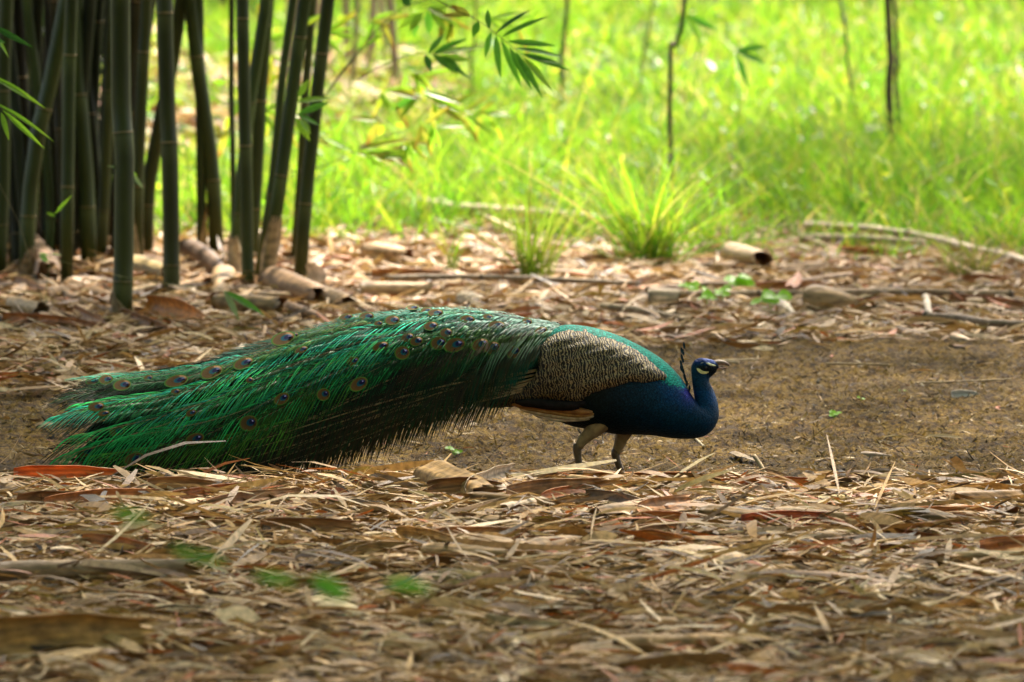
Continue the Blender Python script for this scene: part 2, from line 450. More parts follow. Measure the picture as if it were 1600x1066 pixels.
dep = Wt * np.sqrt(np.maximum(0.12, 1 - ((wy - mid) / hf) ** 2)) + 0.004 + 0.016 * sstep(0, 11, edge_d) + 0.0022 * np.sin(wy * 0.42 + 0.09 * wx)
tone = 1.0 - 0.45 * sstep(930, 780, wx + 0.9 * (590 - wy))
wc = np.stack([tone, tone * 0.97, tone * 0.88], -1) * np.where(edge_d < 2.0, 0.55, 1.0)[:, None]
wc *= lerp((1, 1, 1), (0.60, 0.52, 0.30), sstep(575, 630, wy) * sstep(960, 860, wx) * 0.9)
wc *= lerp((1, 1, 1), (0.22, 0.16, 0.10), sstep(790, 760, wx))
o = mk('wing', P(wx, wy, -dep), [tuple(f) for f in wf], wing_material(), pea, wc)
md = o.modifiers.new('thickness', 'SOLIDIFY'); md.thickness = 0.006; md.offset = -1

# overlapping barred covert feathers on the wing
def wing_dep(x, y):
    d = (wx[None] - np.asarray(x)[:, None]) ** 2 + (wy[None] - np.asarray(y)[:, None]) ** 2
    k = np.argsort(d, 1)[:, :3]; w = 1 / (np.take_along_axis(d, k, 1) + .5)
    return (dep[k] * w).sum(1) / w.sum(1), edge_d[k[:, 0]], (wc[k] * w[..., None]).sum(1) / w.sum(1)[:, None]
M_wing = o.data.materials[0]
V, F, C = [], [], []
for r_ in range(26):
    for c_ in range(13):
        u0 = 1034 - r_ * 11.5; v0 = 508 + c_ * 10.5 + (5 if r_ % 2 else 0)
        if min(u0 - wx.min(), 0) < 0: continue
        rr = 12.0 + 3 * (1040 - u0) / 300
        f0 = np.array([-.93, .37]) if u0 > 850 else np.array([-.99, .15]); s0 = np.array([-f0[1], f0[0]])
        q = [np.array([u0, v0]) - f0 * rr * .8]
        for k2 in (.62, 1.0):
            for g in ang: q.append(np.array([u0, v0]) + f0 * rr * k2 * math.cos(g) + s0 * rr * .62 * k2 * math.sin(g))
        q = np.array(q) + rng.uniform(-.6, .6, (13, 2))
        dd, ed, cc = wing_dep(q[:, 0], q[:, 1])
        inside = np.min((q[:, None, 0] - wx) ** 2 + (q[:, None, 1] - wy) ** 2, axis=1) < 9
        if not inside.all(): continue
        b0 = len(V); lift = np.r_[.0006, np.full(6, .0022), np.full(6, .0034)]
        V += list(P(q[:, 0], q[:, 1], -(dd + lift))); C += list(cc * np.r_[1, np.full(6, 1.08), np.full(6, .42)][:, None] * random.uniform(.8, 1.2))
        for k2 in range(5): F += [(b0, b0 + 1 + k2, b0 + 2 + k2), (b0 + 1 + k2, b0 + 7 + k2, b0 + 8 + k2, b0 + 2 + k2)]
tag(mk('covert_feathers', np.array(V), F, M_wing, o, np.array(C)), 'overlapping barred covert feathers of the folded wing', kind='stuff')

def blade(name, path, wid, dy, col, parent, mat, prof=((0, .35), (.15, .9), (.6, 1), (.9, .7), (1, .2))):
    """a flat but slightly cupped feather blade along photo-pixel points"""
    q = smooth_path(path, 14); u = np.linspace(0, 1, 14)
    w = wid * np.interp(u, [p[0] for p in prof], [p[1] for p in prof])
    T = nrm(np.gradient(q, axis=0)); S = np.stack([-T[:, 1], T[:, 0]], 1)
    k = np.linspace(-1, 1, 5)
    xy = q[:, None] + S[:, None] * (w[:, None, None] * k[None, :, None] / 2)
    d = dy - 0.004 * (1 - k ** 2)[None] + 0 * xy[..., 0]
    V = P(xy[..., 0], xy[..., 1], d)
    cc = np.asarray(col)[None, None] * (1 - 0.25 * np.abs(k)[None, :, None] + 0.12 * rng.normal(size=(14, 5, 1)))
    o = mk(name, V.reshape(-1, 3), grid_faces(14, 5), mat, parent, np.clip(cc, 0, 1).reshape(-1, 3))
    m = o.modifiers.new('thickness', 'SOLIDIFY'); m.thickness = 0.0015; m.offset = 0
    return o
for path, w, dy, c, lab in (
        ([(915, 630), (880, 633), (835, 629), (805, 629)], 13, -.125, (.010, .008, .007), None),
        ([(905, 637), (870, 637), (835, 633), (812, 632)], 10, -.118, (.010, .008, .007), None),
        ([(926, 645), (890, 641), (850, 635), (800, 632)], 13, -.105, (.34, .15, .035), 'chestnut flight feather below the wing'),
        ([(928, 647), (890, 646), (850, 640), (808, 635)], 12, -.098, (.42, .24, .07), 'tan flight feather below the wing'),
        ([(928, 650), (890, 651), (850, 646), (812, 639)], 11, -.090, (.62, .52, .30), 'cream flight feather below the wing'),
        ([(926, 653), (900, 655), (870, 655), (835, 649)], 8, -.080, (.68, .60, .42), 'cream flight feather below the wing')):
    o = blade('flight_feather', path, w, dy, c, pea, M_dark if c[0] < .05 else M_litter)
    if lab: o['label'] = lab

# ---- legs
def leg(tib, tr, tar, rr, dy):
    L = smooth_path(np.array(tib, float), 12); u = np.linspace(0, 1, 12)
    R = np.interp(u, np.linspace(0, 1, len(tr)), tr)
    V, F = tube(P(L[:, 0], L[:, 1], dy), R, 14)
    V = V + rng.normal(size=V.shape) * 0.0006
    t = mk('leg', V, F, M_stick, pea, (0.30, 0.19, 0.075))
    t['label'] = 'tan feathered upper leg'
    Q = P(np.array([p[0] for p in tar]), np.array([p[1] for p in tar]), dy)
    gz = float(ground(Q[-1, 0], Y0 + dy))
    Q = np.vstack([Q, [[Q[-1, 0] + 0.004, Y0 + dy, gz + 0.018]]])
    Q = smooth_path(Q, 16)
    Rr = np.interp(np.linspace(0, 1, 16), [0, .08, .3, .8, 1], [rr * 1.1, rr * 1.3, rr, rr * 0.9, rr * 1.25])
    V, F = tube(Q, Rr, 10)
    mk('shank', V, F, M_horn, t, (0.13, 0.075, 0.030))
    b = Q[-1]
    for a, ln in ((-28, .075), (2, .085), (30, .075), (175, .032)):
        dx, dyy = math.cos(math.radians(a)), math.sin(math.radians(a))
        us = np.array([0, .3, .6, .9, 1.0])
        tp = np.stack([b[0] + dx * ln * us, b[1] + dyy * ln * us, 0 * us], 1)
        tp[:, 2] = ground(tp[:, 0], tp[:, 1]) + np.array([.018, .014, .010, .009, .004])
        V, F = tube(smooth_path(tp, 10), np.interp(np.linspace(0, 1, 10), [0, .4, .5, .85, 1], [.008, .0065, .007, .005, .0015]), 8)
        mk('toe', V, F, M_horn, t, (0.11, 0.08, 0.05))
leg([(952, 645), (932, 668), (914, 684), (904, 699)], [.036, .030, .020, .0135], [(903, 694), (902, 704), (905, 730), (908, 760)], .0112, -0.045)
leg([(990, 650), (975, 676), (968, 694), (963, 708)], [.040, .028, .020, .0125], [(963, 702), (962, 712), (969, 732), (980, 762)], .0112, 0.045)

# ---- head: bill, eye, bare face patches, crest
def pt3(lst, dy=0.0): return P(np.array([a[0] for a in lst]), np.array([a[1] for a in lst]), dy)
V, F = tube(smooth_path(pt3([(1115, 568), (1124, 566.5), (1131, 567), (1136.5, 569), (1140, 572)]), 16), np.interp(np.linspace(0, 1, 16), [0, .5, .85, 1], [.0115, .0085, .0055, .001]), 12, 0.85)
mk('upper_bill', V, F, M_horn, pea, (0.20, 0.13, 0.10))
V, F = tube(smooth_path(pt3([(1114, 576), (1124, 576), (1132, 575), (1138, 574.5)]), 12), np.interp(np.linspace(0, 1, 12), [0, .5, 1], [.0075, .0048, .001]), 12, 0.6)
mk('lower_bill', V, F, M_horn, pea, (0.36, 0.20, 0.14))
def face_patch(poly, name, col, lift=0.0016):
    q = smooth_path(np.array(poly + [poly[0]], float), 29)[:-1]
    c = q.mean(0)
    rings = [c[None] + (q - c) * k for k in (1.0, 0.66, 0.33)]
    xy = np.vstack(rings + [c[None]])
    lf = np.r_[np.zeros(28), np.full(57, lift)]
    V = np.array([P(a, b, body_depth(a, b) - 0.0008 - h) for (a, b), h in zip(xy, lf)])
    F = [tuple(f) for f in grid_faces(3, 28, True)] + [(56 + k, 56 + (k + 1) % 28, 84) for k in range(28)]
    return mk(name, V, F, M_horn, pea, col)
face_patch([(1086, 573.5), (1091, 575), (1097, 579), (1104, 581), (1111, 581), (1106, 585), (1098, 585.5), (1091, 582), (1087, 578)], 'face_patch', (0.66, 0.62, 0.26))
face_patch([(1101, 566.5), (1107, 567), (1113, 569), (1119, 571.5), (1112, 572), (1106, 570)], 'face_patch', (0.68, 0.66, 0.38))
face_patch([(1092.5, 568.5), (1096, 566.3), (1101, 566), (1097, 568)], 'face_patch', (0.5, 0.5, 0.4), 0.0008)
e = P(1103, 574.5, body_depth(1103, 574.5) + 0.001)
a, b_ = np.meshgrid(np.linspace(0, math.pi, 9), np.linspace(0, 2 * math.pi, 14, endpoint=False), indexing='ij')
V = e + 0.0052 * np.stack([np.sin(a) * np.cos(b_), np.cos(a), np.sin(a) * np.sin(b_)], -1).reshape(-1, 3)
m_eye, _, _, bb = mat_new('eyeball'); bb.inputs['Base Color'].default_value = (0.008, 0.006, 0.005, 1); bb.inputs['Roughness'].default_value = 0.08
mk('eye', V, grid_faces(9, 14, True), m_eye, pea)
crest = mk('crest', *tube(P(np.array([1084, 1088, 1092.]), np.array([572, 566, 562.])), [.003, .0045, .003], 8), M_plume, pea, (0.004, 0.02, 0.18))
tips = [(1068, 541), (1066, 547), (1067, 552), (1064.5, 557), (1066, 562), (1064, 567), (1066, 572), (1065, 577), (1068, 582), (1069, 587), (1072, 593), (1074, 599), (1078, 605)]
for k, (x, y) in enumerate(tips):
    d0 = (k % 5 - 2) * 0.004 + (0.006 if k >= 13 else -0.004)
    x += random.uniform(-1, 1); y += random.uniform(-2, 2)
    b0 = (1084 + 4 * (1 - k % 13 / 12), 572 - 7 * (1 - k % 13 / 12))
    sp = np.array([b0, ((b0[0] + x) / 2 + 2, (b0[1] + y) / 2 - 1.5), (x, y)])
    q = smooth_path(sp, 8); dd = np.linspace(0, d0, 8)
    V, F = tube(P(q[:, 0], q[:, 1], dd), 0.0006, 5)
    f = mk('crest_feather', V, F, M_horn, crest, (0.16, 0.13, 0.09))
    T = nrm(q[-1] - q[-3]); S = np.array([-T[1], T[0]]); r1, r2 = 5.2, 1.9
    aa = np.linspace(0, 2 * math.pi, 10, endpoint=False)
    T = nrm(.3 * T + .7 * np.array([.16, -1.0])); S = np.array([-T[1], T[0]])
    xy = q[-1] + np.outer(r1 * np.cos(aa), T) + np.outer(r2 * np.sin(aa), S)
    V2 = np.concatenate([P(xy[:, 0], xy[:, 1], d0 - .0012), P(xy[:, 0], xy[:, 1], d0 + .0012)])
    n0 = f.data; me = None
    mk('crest_tip', V2, [tuple(range(10)), tuple(range(19, 9, -1))] + [(i, (i + 1) % 10, 10 + (i + 1) % 10, 10 + i) for i in range(10)], M_plume, crest, (0.008, 0.028, 0.045))

# ---- train: an arched roof of long feathers trailing behind the bird
TX = np.array([905, 860, 800, 730, 650, 560, 480, 400, 330, 260, 190, 120, 70])[::-1]
TY = np.array([514, 505, 498, 494, 496, 504, 521, 546, 570, 586, 594, 602, 620])[::-1]
BX = np.array([868, 840, 800, 760, 690, 620, 540, 450, 350, 250, 150, 70])[::-1]
BY = np.array([575, 604, 616, 626, 642, 664, 692, 724, 754, 768, 774, 768])[::-1]
def train(s, v, off=0.0):
    """s 0 rump .. 1 tip, v 0 ridge .. 1 lower near edge (negative = far side); returns pixel-space x, y and depth"""
    s = np.asarray(s, float); v = np.asarray(v, float)
    tx = 884 - 809 * s; bx_ = 858 - 783 * s
    ty = np.interp(tx, TX, TY); by_ = np.interp(bx_, BX, BY)
    ph = np.clip(np.abs(v), 0, 1.05) * math.pi / 2
    W = np.interp(s, [0, 0.12, 0.3, 0.6, 1.0], [0.098, 0.138, 0.18, 0.25, 0.27])
    k = 1 - np.cos(ph)
    k = 0.62 * k + 0.38 * np.abs(v)
    px = tx + (bx_ - tx) * k; py = ty + (by_ - ty) * k
    dy = -np.sign(v) * (W * np.sin(ph)) * np.where(v < 0, 0.9, 1.0)
    return px, py, dy
def train_pt(s, v, off=0.0):
    e = 2e-3
    p = P(*train(s, v))
    ts = P(*train(np.asarray(s) + e, v)) - P(*train(np.asarray(s) - e, v))
    tv = P(*train(s, np.asarray(v) + e)) - P(*train(s, np.asarray(v) - e))
    n = nrm(np.cross(ts, tv))
    n = n * np.where(n[..., 2:3] * 1.0 - n[..., 1:2] * np.sign(np.asarray(v) + 1e-6)[..., None] < 0, -1, 1)
    return p + n * np.asarray(off)[..., None], nrm(ts), n
SS, VV = np.meshgrid(np.linspace(0, 1, 160), np.linspace(0, 1, 80), indexing='ij')
GX, GY, _ = train(SS, VV)
def find_sv(px, py):
    k = np.argmin((GX - px) ** 2 + (GY - py) ** 2)
    return float(SS.ravel()[k]), float(VV.ravel()[k])
# dark inner feathers that fill the roof
s_, v_ = np.meshgrid(np.linspace(0.0, 1, 90), np.linspace(-1, 0.80, 44), indexing='ij')
s_ = s_ * (0.885 + 0.035 * np.sin(v_ * 23) + 0.03 * np.sin(v_ * 9 + 1))
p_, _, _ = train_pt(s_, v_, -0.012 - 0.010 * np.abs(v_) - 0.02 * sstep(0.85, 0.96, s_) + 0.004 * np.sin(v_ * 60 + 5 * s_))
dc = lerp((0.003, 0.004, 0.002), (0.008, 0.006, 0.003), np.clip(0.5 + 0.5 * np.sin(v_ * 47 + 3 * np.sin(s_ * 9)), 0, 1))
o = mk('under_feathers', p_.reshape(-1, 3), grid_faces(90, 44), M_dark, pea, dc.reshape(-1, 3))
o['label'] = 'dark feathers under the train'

def eyespot_mesh(name, ks):
    na = 26; an = np.linspace(0, 2 * math.pi, na, endpoint=False)
    rings = [(0.0, .17, (.003, .004, .035)), (.24, .17, (.004, .006, .050)), (.26, .15, (.003, .05, .09)), (.34, .12, (.003, .07, .085)),
             (.36, .08, (.085, .045, .013)), (.66, .03, (.11, .058, .016)), (.70, .02, (.10, .12, .016)), (.80, .01, (.025, .15, .025))]
    V = [(-rings[0][1], 0, 0.0010)]; C = [rings[0][2]]; F = []
    for q, (r, sh, c) in enumerate(rings[1:]):
        for a in an:
            r2 = r * (1 + (0.05 * math.sin(3 * a) if q < 2 else (0.06 * math.sin(13 * a) if q > 5 else 0)))
            V.append((r2 * math.cos(a) * 0.5 - sh, r2 * math.sin(a) * 0.5, 0.0008 * (1 - r) + 0.0002)); C.append(c)
    for k in range(na): F.append((0, 1 + k, 1 + (k + 1) % na))
    for q in range(len(rings) - 2):
        for k in range(na):
            F.append((1 + q * na + k, 1 + (q + 1) * na + k, 1 + (q + 1) * na + (k + 1) % na, 1 + q * na + (k + 1) % na))
    return mesh_data(name, V, F, M_eyecol, np.array(C) * np.array(ks))
EYE = [eyespot_mesh('eyespot', (1, 1, 1)), eyespot_mesh('eyespot', (.75, .8, .8))]

PAL = {'teal': (0.005, 0.20, 0.125), 'green': (0.010, 0.19, 0.045), 'lime': (0.055, 0.17, 0.014), 'olive': (0.075, 0.070, 0.014), 'brown': (0.085, 0.052, 0.018), 'deep': (0.006, 0.085, 0.020)}
GRAV = np.array([0, 0, -1.0])
def feather(st, vt, ln, kind, eye=True, off=None, blen=0.085, nb=85, sweep=None, esize=1.0, dark=1.0, hang=1.0, shaft=1.25, v0=None, s0=None, a0=0.0):
    """one train feather: shaft, loose barbs on both sides, eyespot at the end"""
    sb = max(0.0, st - ln) if s0 is None else s0
    k = np.linspace(0, 1, 26)
    s = sb + (st - sb) * k
    f0 = (0.30 + 0.70 * (sb / max(st, 1e-3))) if sweep is None else sweep
    v = vt * (f0 + (1 - f0) * k) + 0.012 * np.sin(k * 5 + st * 40 + vt * 17)
    if v0 is not None: v = v0 + (vt - v0) * k + 0.01 * np.sin(k * 4 + st * 9)
    if off is None: off = 0.004 + 0.022 * (1 - st) + random.uniform(0, .006)
    p, t, n = train_pt(s, v, np.full(26, off) * np.interp(k, [0, .2, 1], [0.2, 1, 1]) * sstep(0.0, .22, s))
    t = nrm(np.gradient(p, axis=0))
    V, F = tube(p, shaft * np.interp(k, [0, 1], [0.0016, 0.0006]), 5)
    kk = np.linspace(0.10, 0.97, nb) + rng.normal(size=nb) * 0.002
    base = PAL[kind]; tone_ = random.uniform(.6, 1.3)
    Vs, Fs, Cs, n0 = [], [], [], 0
    vb = np.interp(kk, k, np.abs(v)); sb_ = np.interp(kk, k, s)
    gain = 1 + 1.0 * (1 - sstep(.15, .42, vb)) * sstep(.05, .2, sb_) + .8 * sstep(.76, .95, sb_)  # ridge barbs coloured brighter for light from above; tip barbs also brighter
    for sd in (1, -1):
        pb = np.stack([np.interp(kk, k, p[:, q]) for q in range(3)], 1)
        tb = nrm(np.stack([np.interp(kk, k, t[:, q]) for q in range(3)], 1)); nb_ = nrm(np.stack([np.interp(kk, k, n[:, q]) for q in range(3)], 1))
        side = nrm(np.cross(tb, nb_)) * sd
        side = side * np.sign((side @ GRAV))[:, None] * sd       # sd = +1 always hangs down
        clump = np.repeat(rng.normal(size=nb // 3 + 1), 3)[:nb]
        a = np.radians(np.interp(kk, [0, .8, 1], [40, 34, 10]) - a0 + 3 * clump + rng.normal(size=nb) * 1.5)
        d = np.cos(a)[:, None] * tb + np.sin(a)[:, None] * side
        L = blen * np.interp(kk, [0, .25, .8, 1], [.7, 1, 1.0, .65]) * (1 + 0.05 * clump + 0.05 * rng.normal(size=nb)) * (1.0 if sd > 0 else 0.72)
        g = GRAV - (nb_ @ GRAV)[:, None] * nb_
        sag = g * (L * (0.30 if sd > 0 else 0.22) * hang)[:, None]
        mid_side = nrm(np.cross(d + 0.5 * sag / L[:, None], nb_))
        vv, ff, u = strips(pb, d, mid_side, nb_, L, np.full(nb, 0.0027) * rng.uniform(.6, 1.3, nb), rng.uniform(.001, .007, nb), 5, [.55, 1, 1, .9, .6, .15], sag)
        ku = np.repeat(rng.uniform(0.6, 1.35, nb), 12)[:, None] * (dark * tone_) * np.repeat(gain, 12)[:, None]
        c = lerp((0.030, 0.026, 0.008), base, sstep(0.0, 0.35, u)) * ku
        c = lerp(c, np.array(base) * 0.8 + np.array((0.02, 0.0, 0.01)), sstep(.75, 1, u) * .5)
        Vs.append(vv); Fs.append(ff + n0); Cs.append(c); n0 += len(vv)
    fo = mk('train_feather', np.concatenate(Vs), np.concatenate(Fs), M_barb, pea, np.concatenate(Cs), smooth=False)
    mk('shaft', V, F, M_horn, fo, np.array((0.20, 0.135, 0.055)) * (0.6 + 0.45 * dark) * (1.3 if shaft > 2 else 1))
    if eye:
        ex = t[-2]; ez = nrm(n[-2] + np.array([0, -.30, 0])); ez = nrm(ez - ex * (ez @ ex))
        ey = np.cross(ez, ex); R = Matrix((ex, ey, np.cross(ex, ey))).transposed().to_4x4()
        c = p[-1] + ez * 0.007 - ex * 0.012
        eo = bpy.data.objects.new('eyespot', EYE[0 if vt < 0.7 else 1]); link(eo, fo)
        eo.matrix_basis = Matrix.Translation(Vector(c)) @ R @ Matrix.Diagonal((0.070 * esize * random.uniform(.8, 1.15), 0.050 * esize * random.uniform(.8, 1.15), 1.0, 1.0))
    return fo

# eyespots that can be picked out in the photograph: (pixel, palette)
EYES = [(888, 512, 'teal', .6), (872, 515, 'teal', .7), (838, 523, 'green', .85), (816, 508, 'teal', .7), (771, 516, 'teal', .9), (722, 511, 'teal', .8), (757, 505, 'teal', .7), (669, 520, 'teal', .9),
        (672, 503, 'teal', .9), (641, 498, 'teal', .9), (606, 513, 'teal', .9), (690, 530, 'green', .8), (680, 548, 'lime', .9), (704, 549, 'lime', 1.0), (745, 545, 'olive', .9), (761, 549, 'lime', 1.05), (797, 556, 'lime', .95),
        (540, 512, 'teal', .9), (568, 508, 'teal', .9), (588, 550, 'green', .8), (625, 560, 'lime', .9), (642, 546, 'lime', .8), (440, 545, 'lime', 1.2), (378, 580, 'green', 1.1), (327, 598, 'lime', 1.1), (272, 608, 'olive', 1.1),
        (553, 606, 'green', .9), (500, 624, 'deep', .8), (437, 633, 'deep', .8), (383, 670, 'lime', 1.0), (185, 616, 'green', 1.0), (160, 609, 'green', .9), (205, 719, 'olive', 1.1), (145, 650, 'green', .9), (300, 690, 'deep', .9)]
# long outermost feathers first (they lie lowest), then ever shorter rows above them
for i in range(30):
    vt = -0.35 + 1.38 * (i + 0.5) / 30
    st = random.uniform(0.86, 1.0)
    feather(st, vt, random.uniform(.34, .5), random.choice(['green', 'green', 'teal', 'deep'] if vt < .75 else ['deep', 'olive', 'green']), eye=random.random() < .2 and vt < 0.9,
            off=0.003 + random.uniform(0, .006), blen=random.uniform(.085, .14), nb=52, dark=random.choice([.03, .07, .16]) if vt < .6 else random.choice([.03, .10]))
for i in range(24):
    st = 0.82 - 0.62 * (i / 24) + random.uniform(-.05, .05)
    vt = (i * 0.618) % 1.0
    kind = random.choice(['teal', 'teal', 'green'] if vt < .35 else (['green', 'green', 'lime', 'deep'] if vt < .65 else ['olive', 'deep', 'deep', 'brown']))
    feather(st, vt, random.uniform(.24, .38), kind, eye=False, blen=random.uniform(.08, .135), nb=44, dark=random.choice([.06, .18, .45]) if vt < .6 else random.choice([.05, .14, .3]))
for x, y, kd, es in EYES:
    st, vt = find_sv(x, y)
    if st < .05: continue
    feather(st, vt, random.uniform(.16, .26), kd, eye=True, off=0.026, blen=random.uniform(.03, .055), nb=60, esize=es * (1.15 if y > 530 else 1.0), dark=0.35)
# more staggered eyespots over the ridge and upper flank
for i in range(12):
    st = .22 + .70 * (i + random.random()) / 12; vt = .06 + .52 * ((i * .618) % 1.0)
    feather(st, vt, random.uniform(.14, .22), random.choice(['teal', 'teal', 'green'] if vt < .35 else ['green', 'lime', 'deep']), eye=True, off=.024, blen=random.uniform(.03, .05), nb=44, esize=random.uniform(.5, .8), dark=.3)
# the long sweeping feathers that stand out on the near flank: start pixel, end pixel, palette, barb length, brightness
for a, b, kd, bl_, dk_ in (((760, 503), (235, 628), 'teal', .085, 1.6), ((735, 512), (100, 690), 'green', .11, 1.7), ((700, 528), (215, 660), 'teal', .10, 1.5), ((668, 560), (405, 622), 'green', .10, 1.5), ((640, 545), (330, 636), 'green', .105, 1.7),
                           ((610, 572), (300, 690), 'lime', .11, 1.0), ((545, 590), (190, 690), 'green', .11, 1.3), ((520, 640), (150, 715), 'lime', .11, .8), ((480, 560), (120, 640), 'green', .10, 1.5), ((430, 555), (110, 605), 'teal', .07, 1.3),
                           ((800, 520), (520, 560), 'teal', .07, 1.5), ((820, 545), (600, 565), 'green', .06, 1.2), ((350, 600), (85, 660), 'teal', .09, 1.5), ((330, 640), (90, 720), 'green', .10, 1.2)):
    s0_, v0_ = find_sv(*a); s1_, v1_ = find_sv(*b)
    feather(s1_, v1_, .3, kd, eye=False, off=.022, blen=bl_, nb=int(40 * (s1_ - s0_) / .4) + 8, dark=dk_ * 1.0, v0=v0_, s0=s0_, shaft=1.6, a0=12, hang=1.9)
for a, b in (((700, 590), (560, 608)), ((640, 640), (440, 634)), ((600, 645), (505, 628))):          # dense short-barbed feathers
    s0_, v0_ = find_sv(*a); s1_, v1_ = find_sv(*b)
    feather(s1_, v1_, .3, 'green', eye=False, off=.016, blen=.036, nb=90, dark=.4, v0=v0_, s0=s0_)
# bare shafts with sparse brown barbs hanging along the lower edge
for i in range(16):
    st = random.uniform(0.34, 0.84)
    feather(st, random.uniform(.90, 1.03), random.uniform(.22, .36), random.choice(['brown', 'olive', 'olive', 'brown', 'deep']), eye=False, off=random.uniform(-.01, .012),
            blen=random.uniform(.05, .095), nb=46, dark=0.28, sweep=0.85, hang=1.9, shaft=1.5)
for i in range(7):
    feather(random.uniform(.16, .34), random.uniform(.55, 1.0), .2, random.choice(['olive', 'deep', 'brown', 'lime']), eye=False, blen=random.uniform(.06, .10), nb=60, dark=0.25)
# long pale-brown shafts lying bare over the lower flank
for i in range(20):
    feather(random.uniform(.46, .95), random.uniform(.62, .97), random.uniform(.32, .48), random.choice(['olive', 'deep', 'green', 'brown']), eye=False, off=random.uniform(.012, .022),
            blen=random.uniform(.07, .11), nb=30, dark=0.3, sweep=.72, shaft=1.9)
for a, b in (((850, 600), (420, 728)), ((845, 590), (330, 745)), ((840, 585), (300, 700)), ((830, 600), (540, 700)), ((820, 612), (600, 682)), ((850, 575), (400, 690)), ((835, 592), (470, 716)), ((800, 600), (620, 640)), ((815, 605), (520, 665)),
             ((845, 598), (560, 690)), ((845, 580), (450, 700)), ((800, 612), (500, 706)), ((780, 615), (640, 664)), ((700, 610), (380, 706)), ((690, 620), (340, 730))):
    s0_, v0_ = find_sv(*a); s1_, v1_ = find_sv(*b)
    feather(s1_, min(v1_, .99), .3, random.choice(['olive', 'brown', 'olive', 'deep']), eye=False, off=random.uniform(.018, .026), blen=random.uniform(.06, .10), nb=26, dark=.3, v0=v0_, s0=max(s0_, .03), shaft=2.3, hang=1.7)
# small loose plumes where the train starts on the rump
for i in range(46):
    feather(random.uniform(0.06, 0.2), random.uniform(-.3, 1.0), .16, random.choice(['teal', 'green', 'teal', 'deep']), eye=False, off=random.uniform(.002, .008), blen=random.uniform(.025, .05), nb=50, dark=.3)

# ================================================================== bamboo clump
def leaf_mesh(name, c0, c1, mat, droop=0.10, fold=0.10, w=1.0):
    """lance-shaped leaf, unit length along +x, unit width along y, folded along the midrib"""
    K = 9; u = np.linspace(0, 1, K)
    pr = np.array([.10, .55, .86, 1, .97, .84, .62, .34, .02]) * 0.5 * w
    k = np.array([-1, -.5, 0, .5, 1])
    V = np.stack([np.broadcast_to(u[:, None], (K, 5)), pr[:, None] * k, -droop * u[:, None] ** 2 + fold * pr[:, None] * np.abs(k) * 0.5], -1)
    C = lerp(c0, c1, sstep(.45, 1, u))[:, None] * (1 - .12 * (k == 0))[None, :, None]
    return mesh_data(name, V.reshape(-1, 3), grid_faces(K, 5), mat, C.reshape(-1, 3))
LEAF = {'green': leaf_mesh('leaf', (.06, .19, .016), (.075, .21, .018), M_leaf), 'light': leaf_mesh('leaf', (.14, .28, .02), (.18, .30, .02), M_leaf),
        'yellow': leaf_mesh('leaf', (.22, .30, .02), (.34, .28, .03), M_leaf), 'burnt': leaf_mesh('leaf', (.24, .25, .03), (.14, .05, .012), M_leaf),
        'pale': leaf_mesh('leaf', (.14, .20, .09), (.16, .22, .10), M_leaf), 'dark': leaf_mesh('leaf', (.02, .07, .012), (.03, .09, .015), M_leaf)}
def leaf(parent, A, B, width, kind, roll=None):
    A, B = np.asarray(A, float), np.asarray(B, float)
    x = B - A; L = np.linalg.norm(x); x /= L
    up = np.array([0, -0.88, 0.47]); r = random.uniform(-.5, .5) if roll is None else roll
    y = nrm(np.cross(up, x)); z = np.cross(x, y)
    y2 = y * math.cos(r) + z * math.sin(r); z2 = np.cross(x, y2)
    o = bpy.data.objects.new('leaf', LEAF[kind]); link(o, parent)
    o.matrix_basis = Matrix.Translation(Vector(A)) @ Matrix((x, y2, z2)).transposed().to_4x4() @ Matrix.Diagonal((L, width, L, 1))
    return o

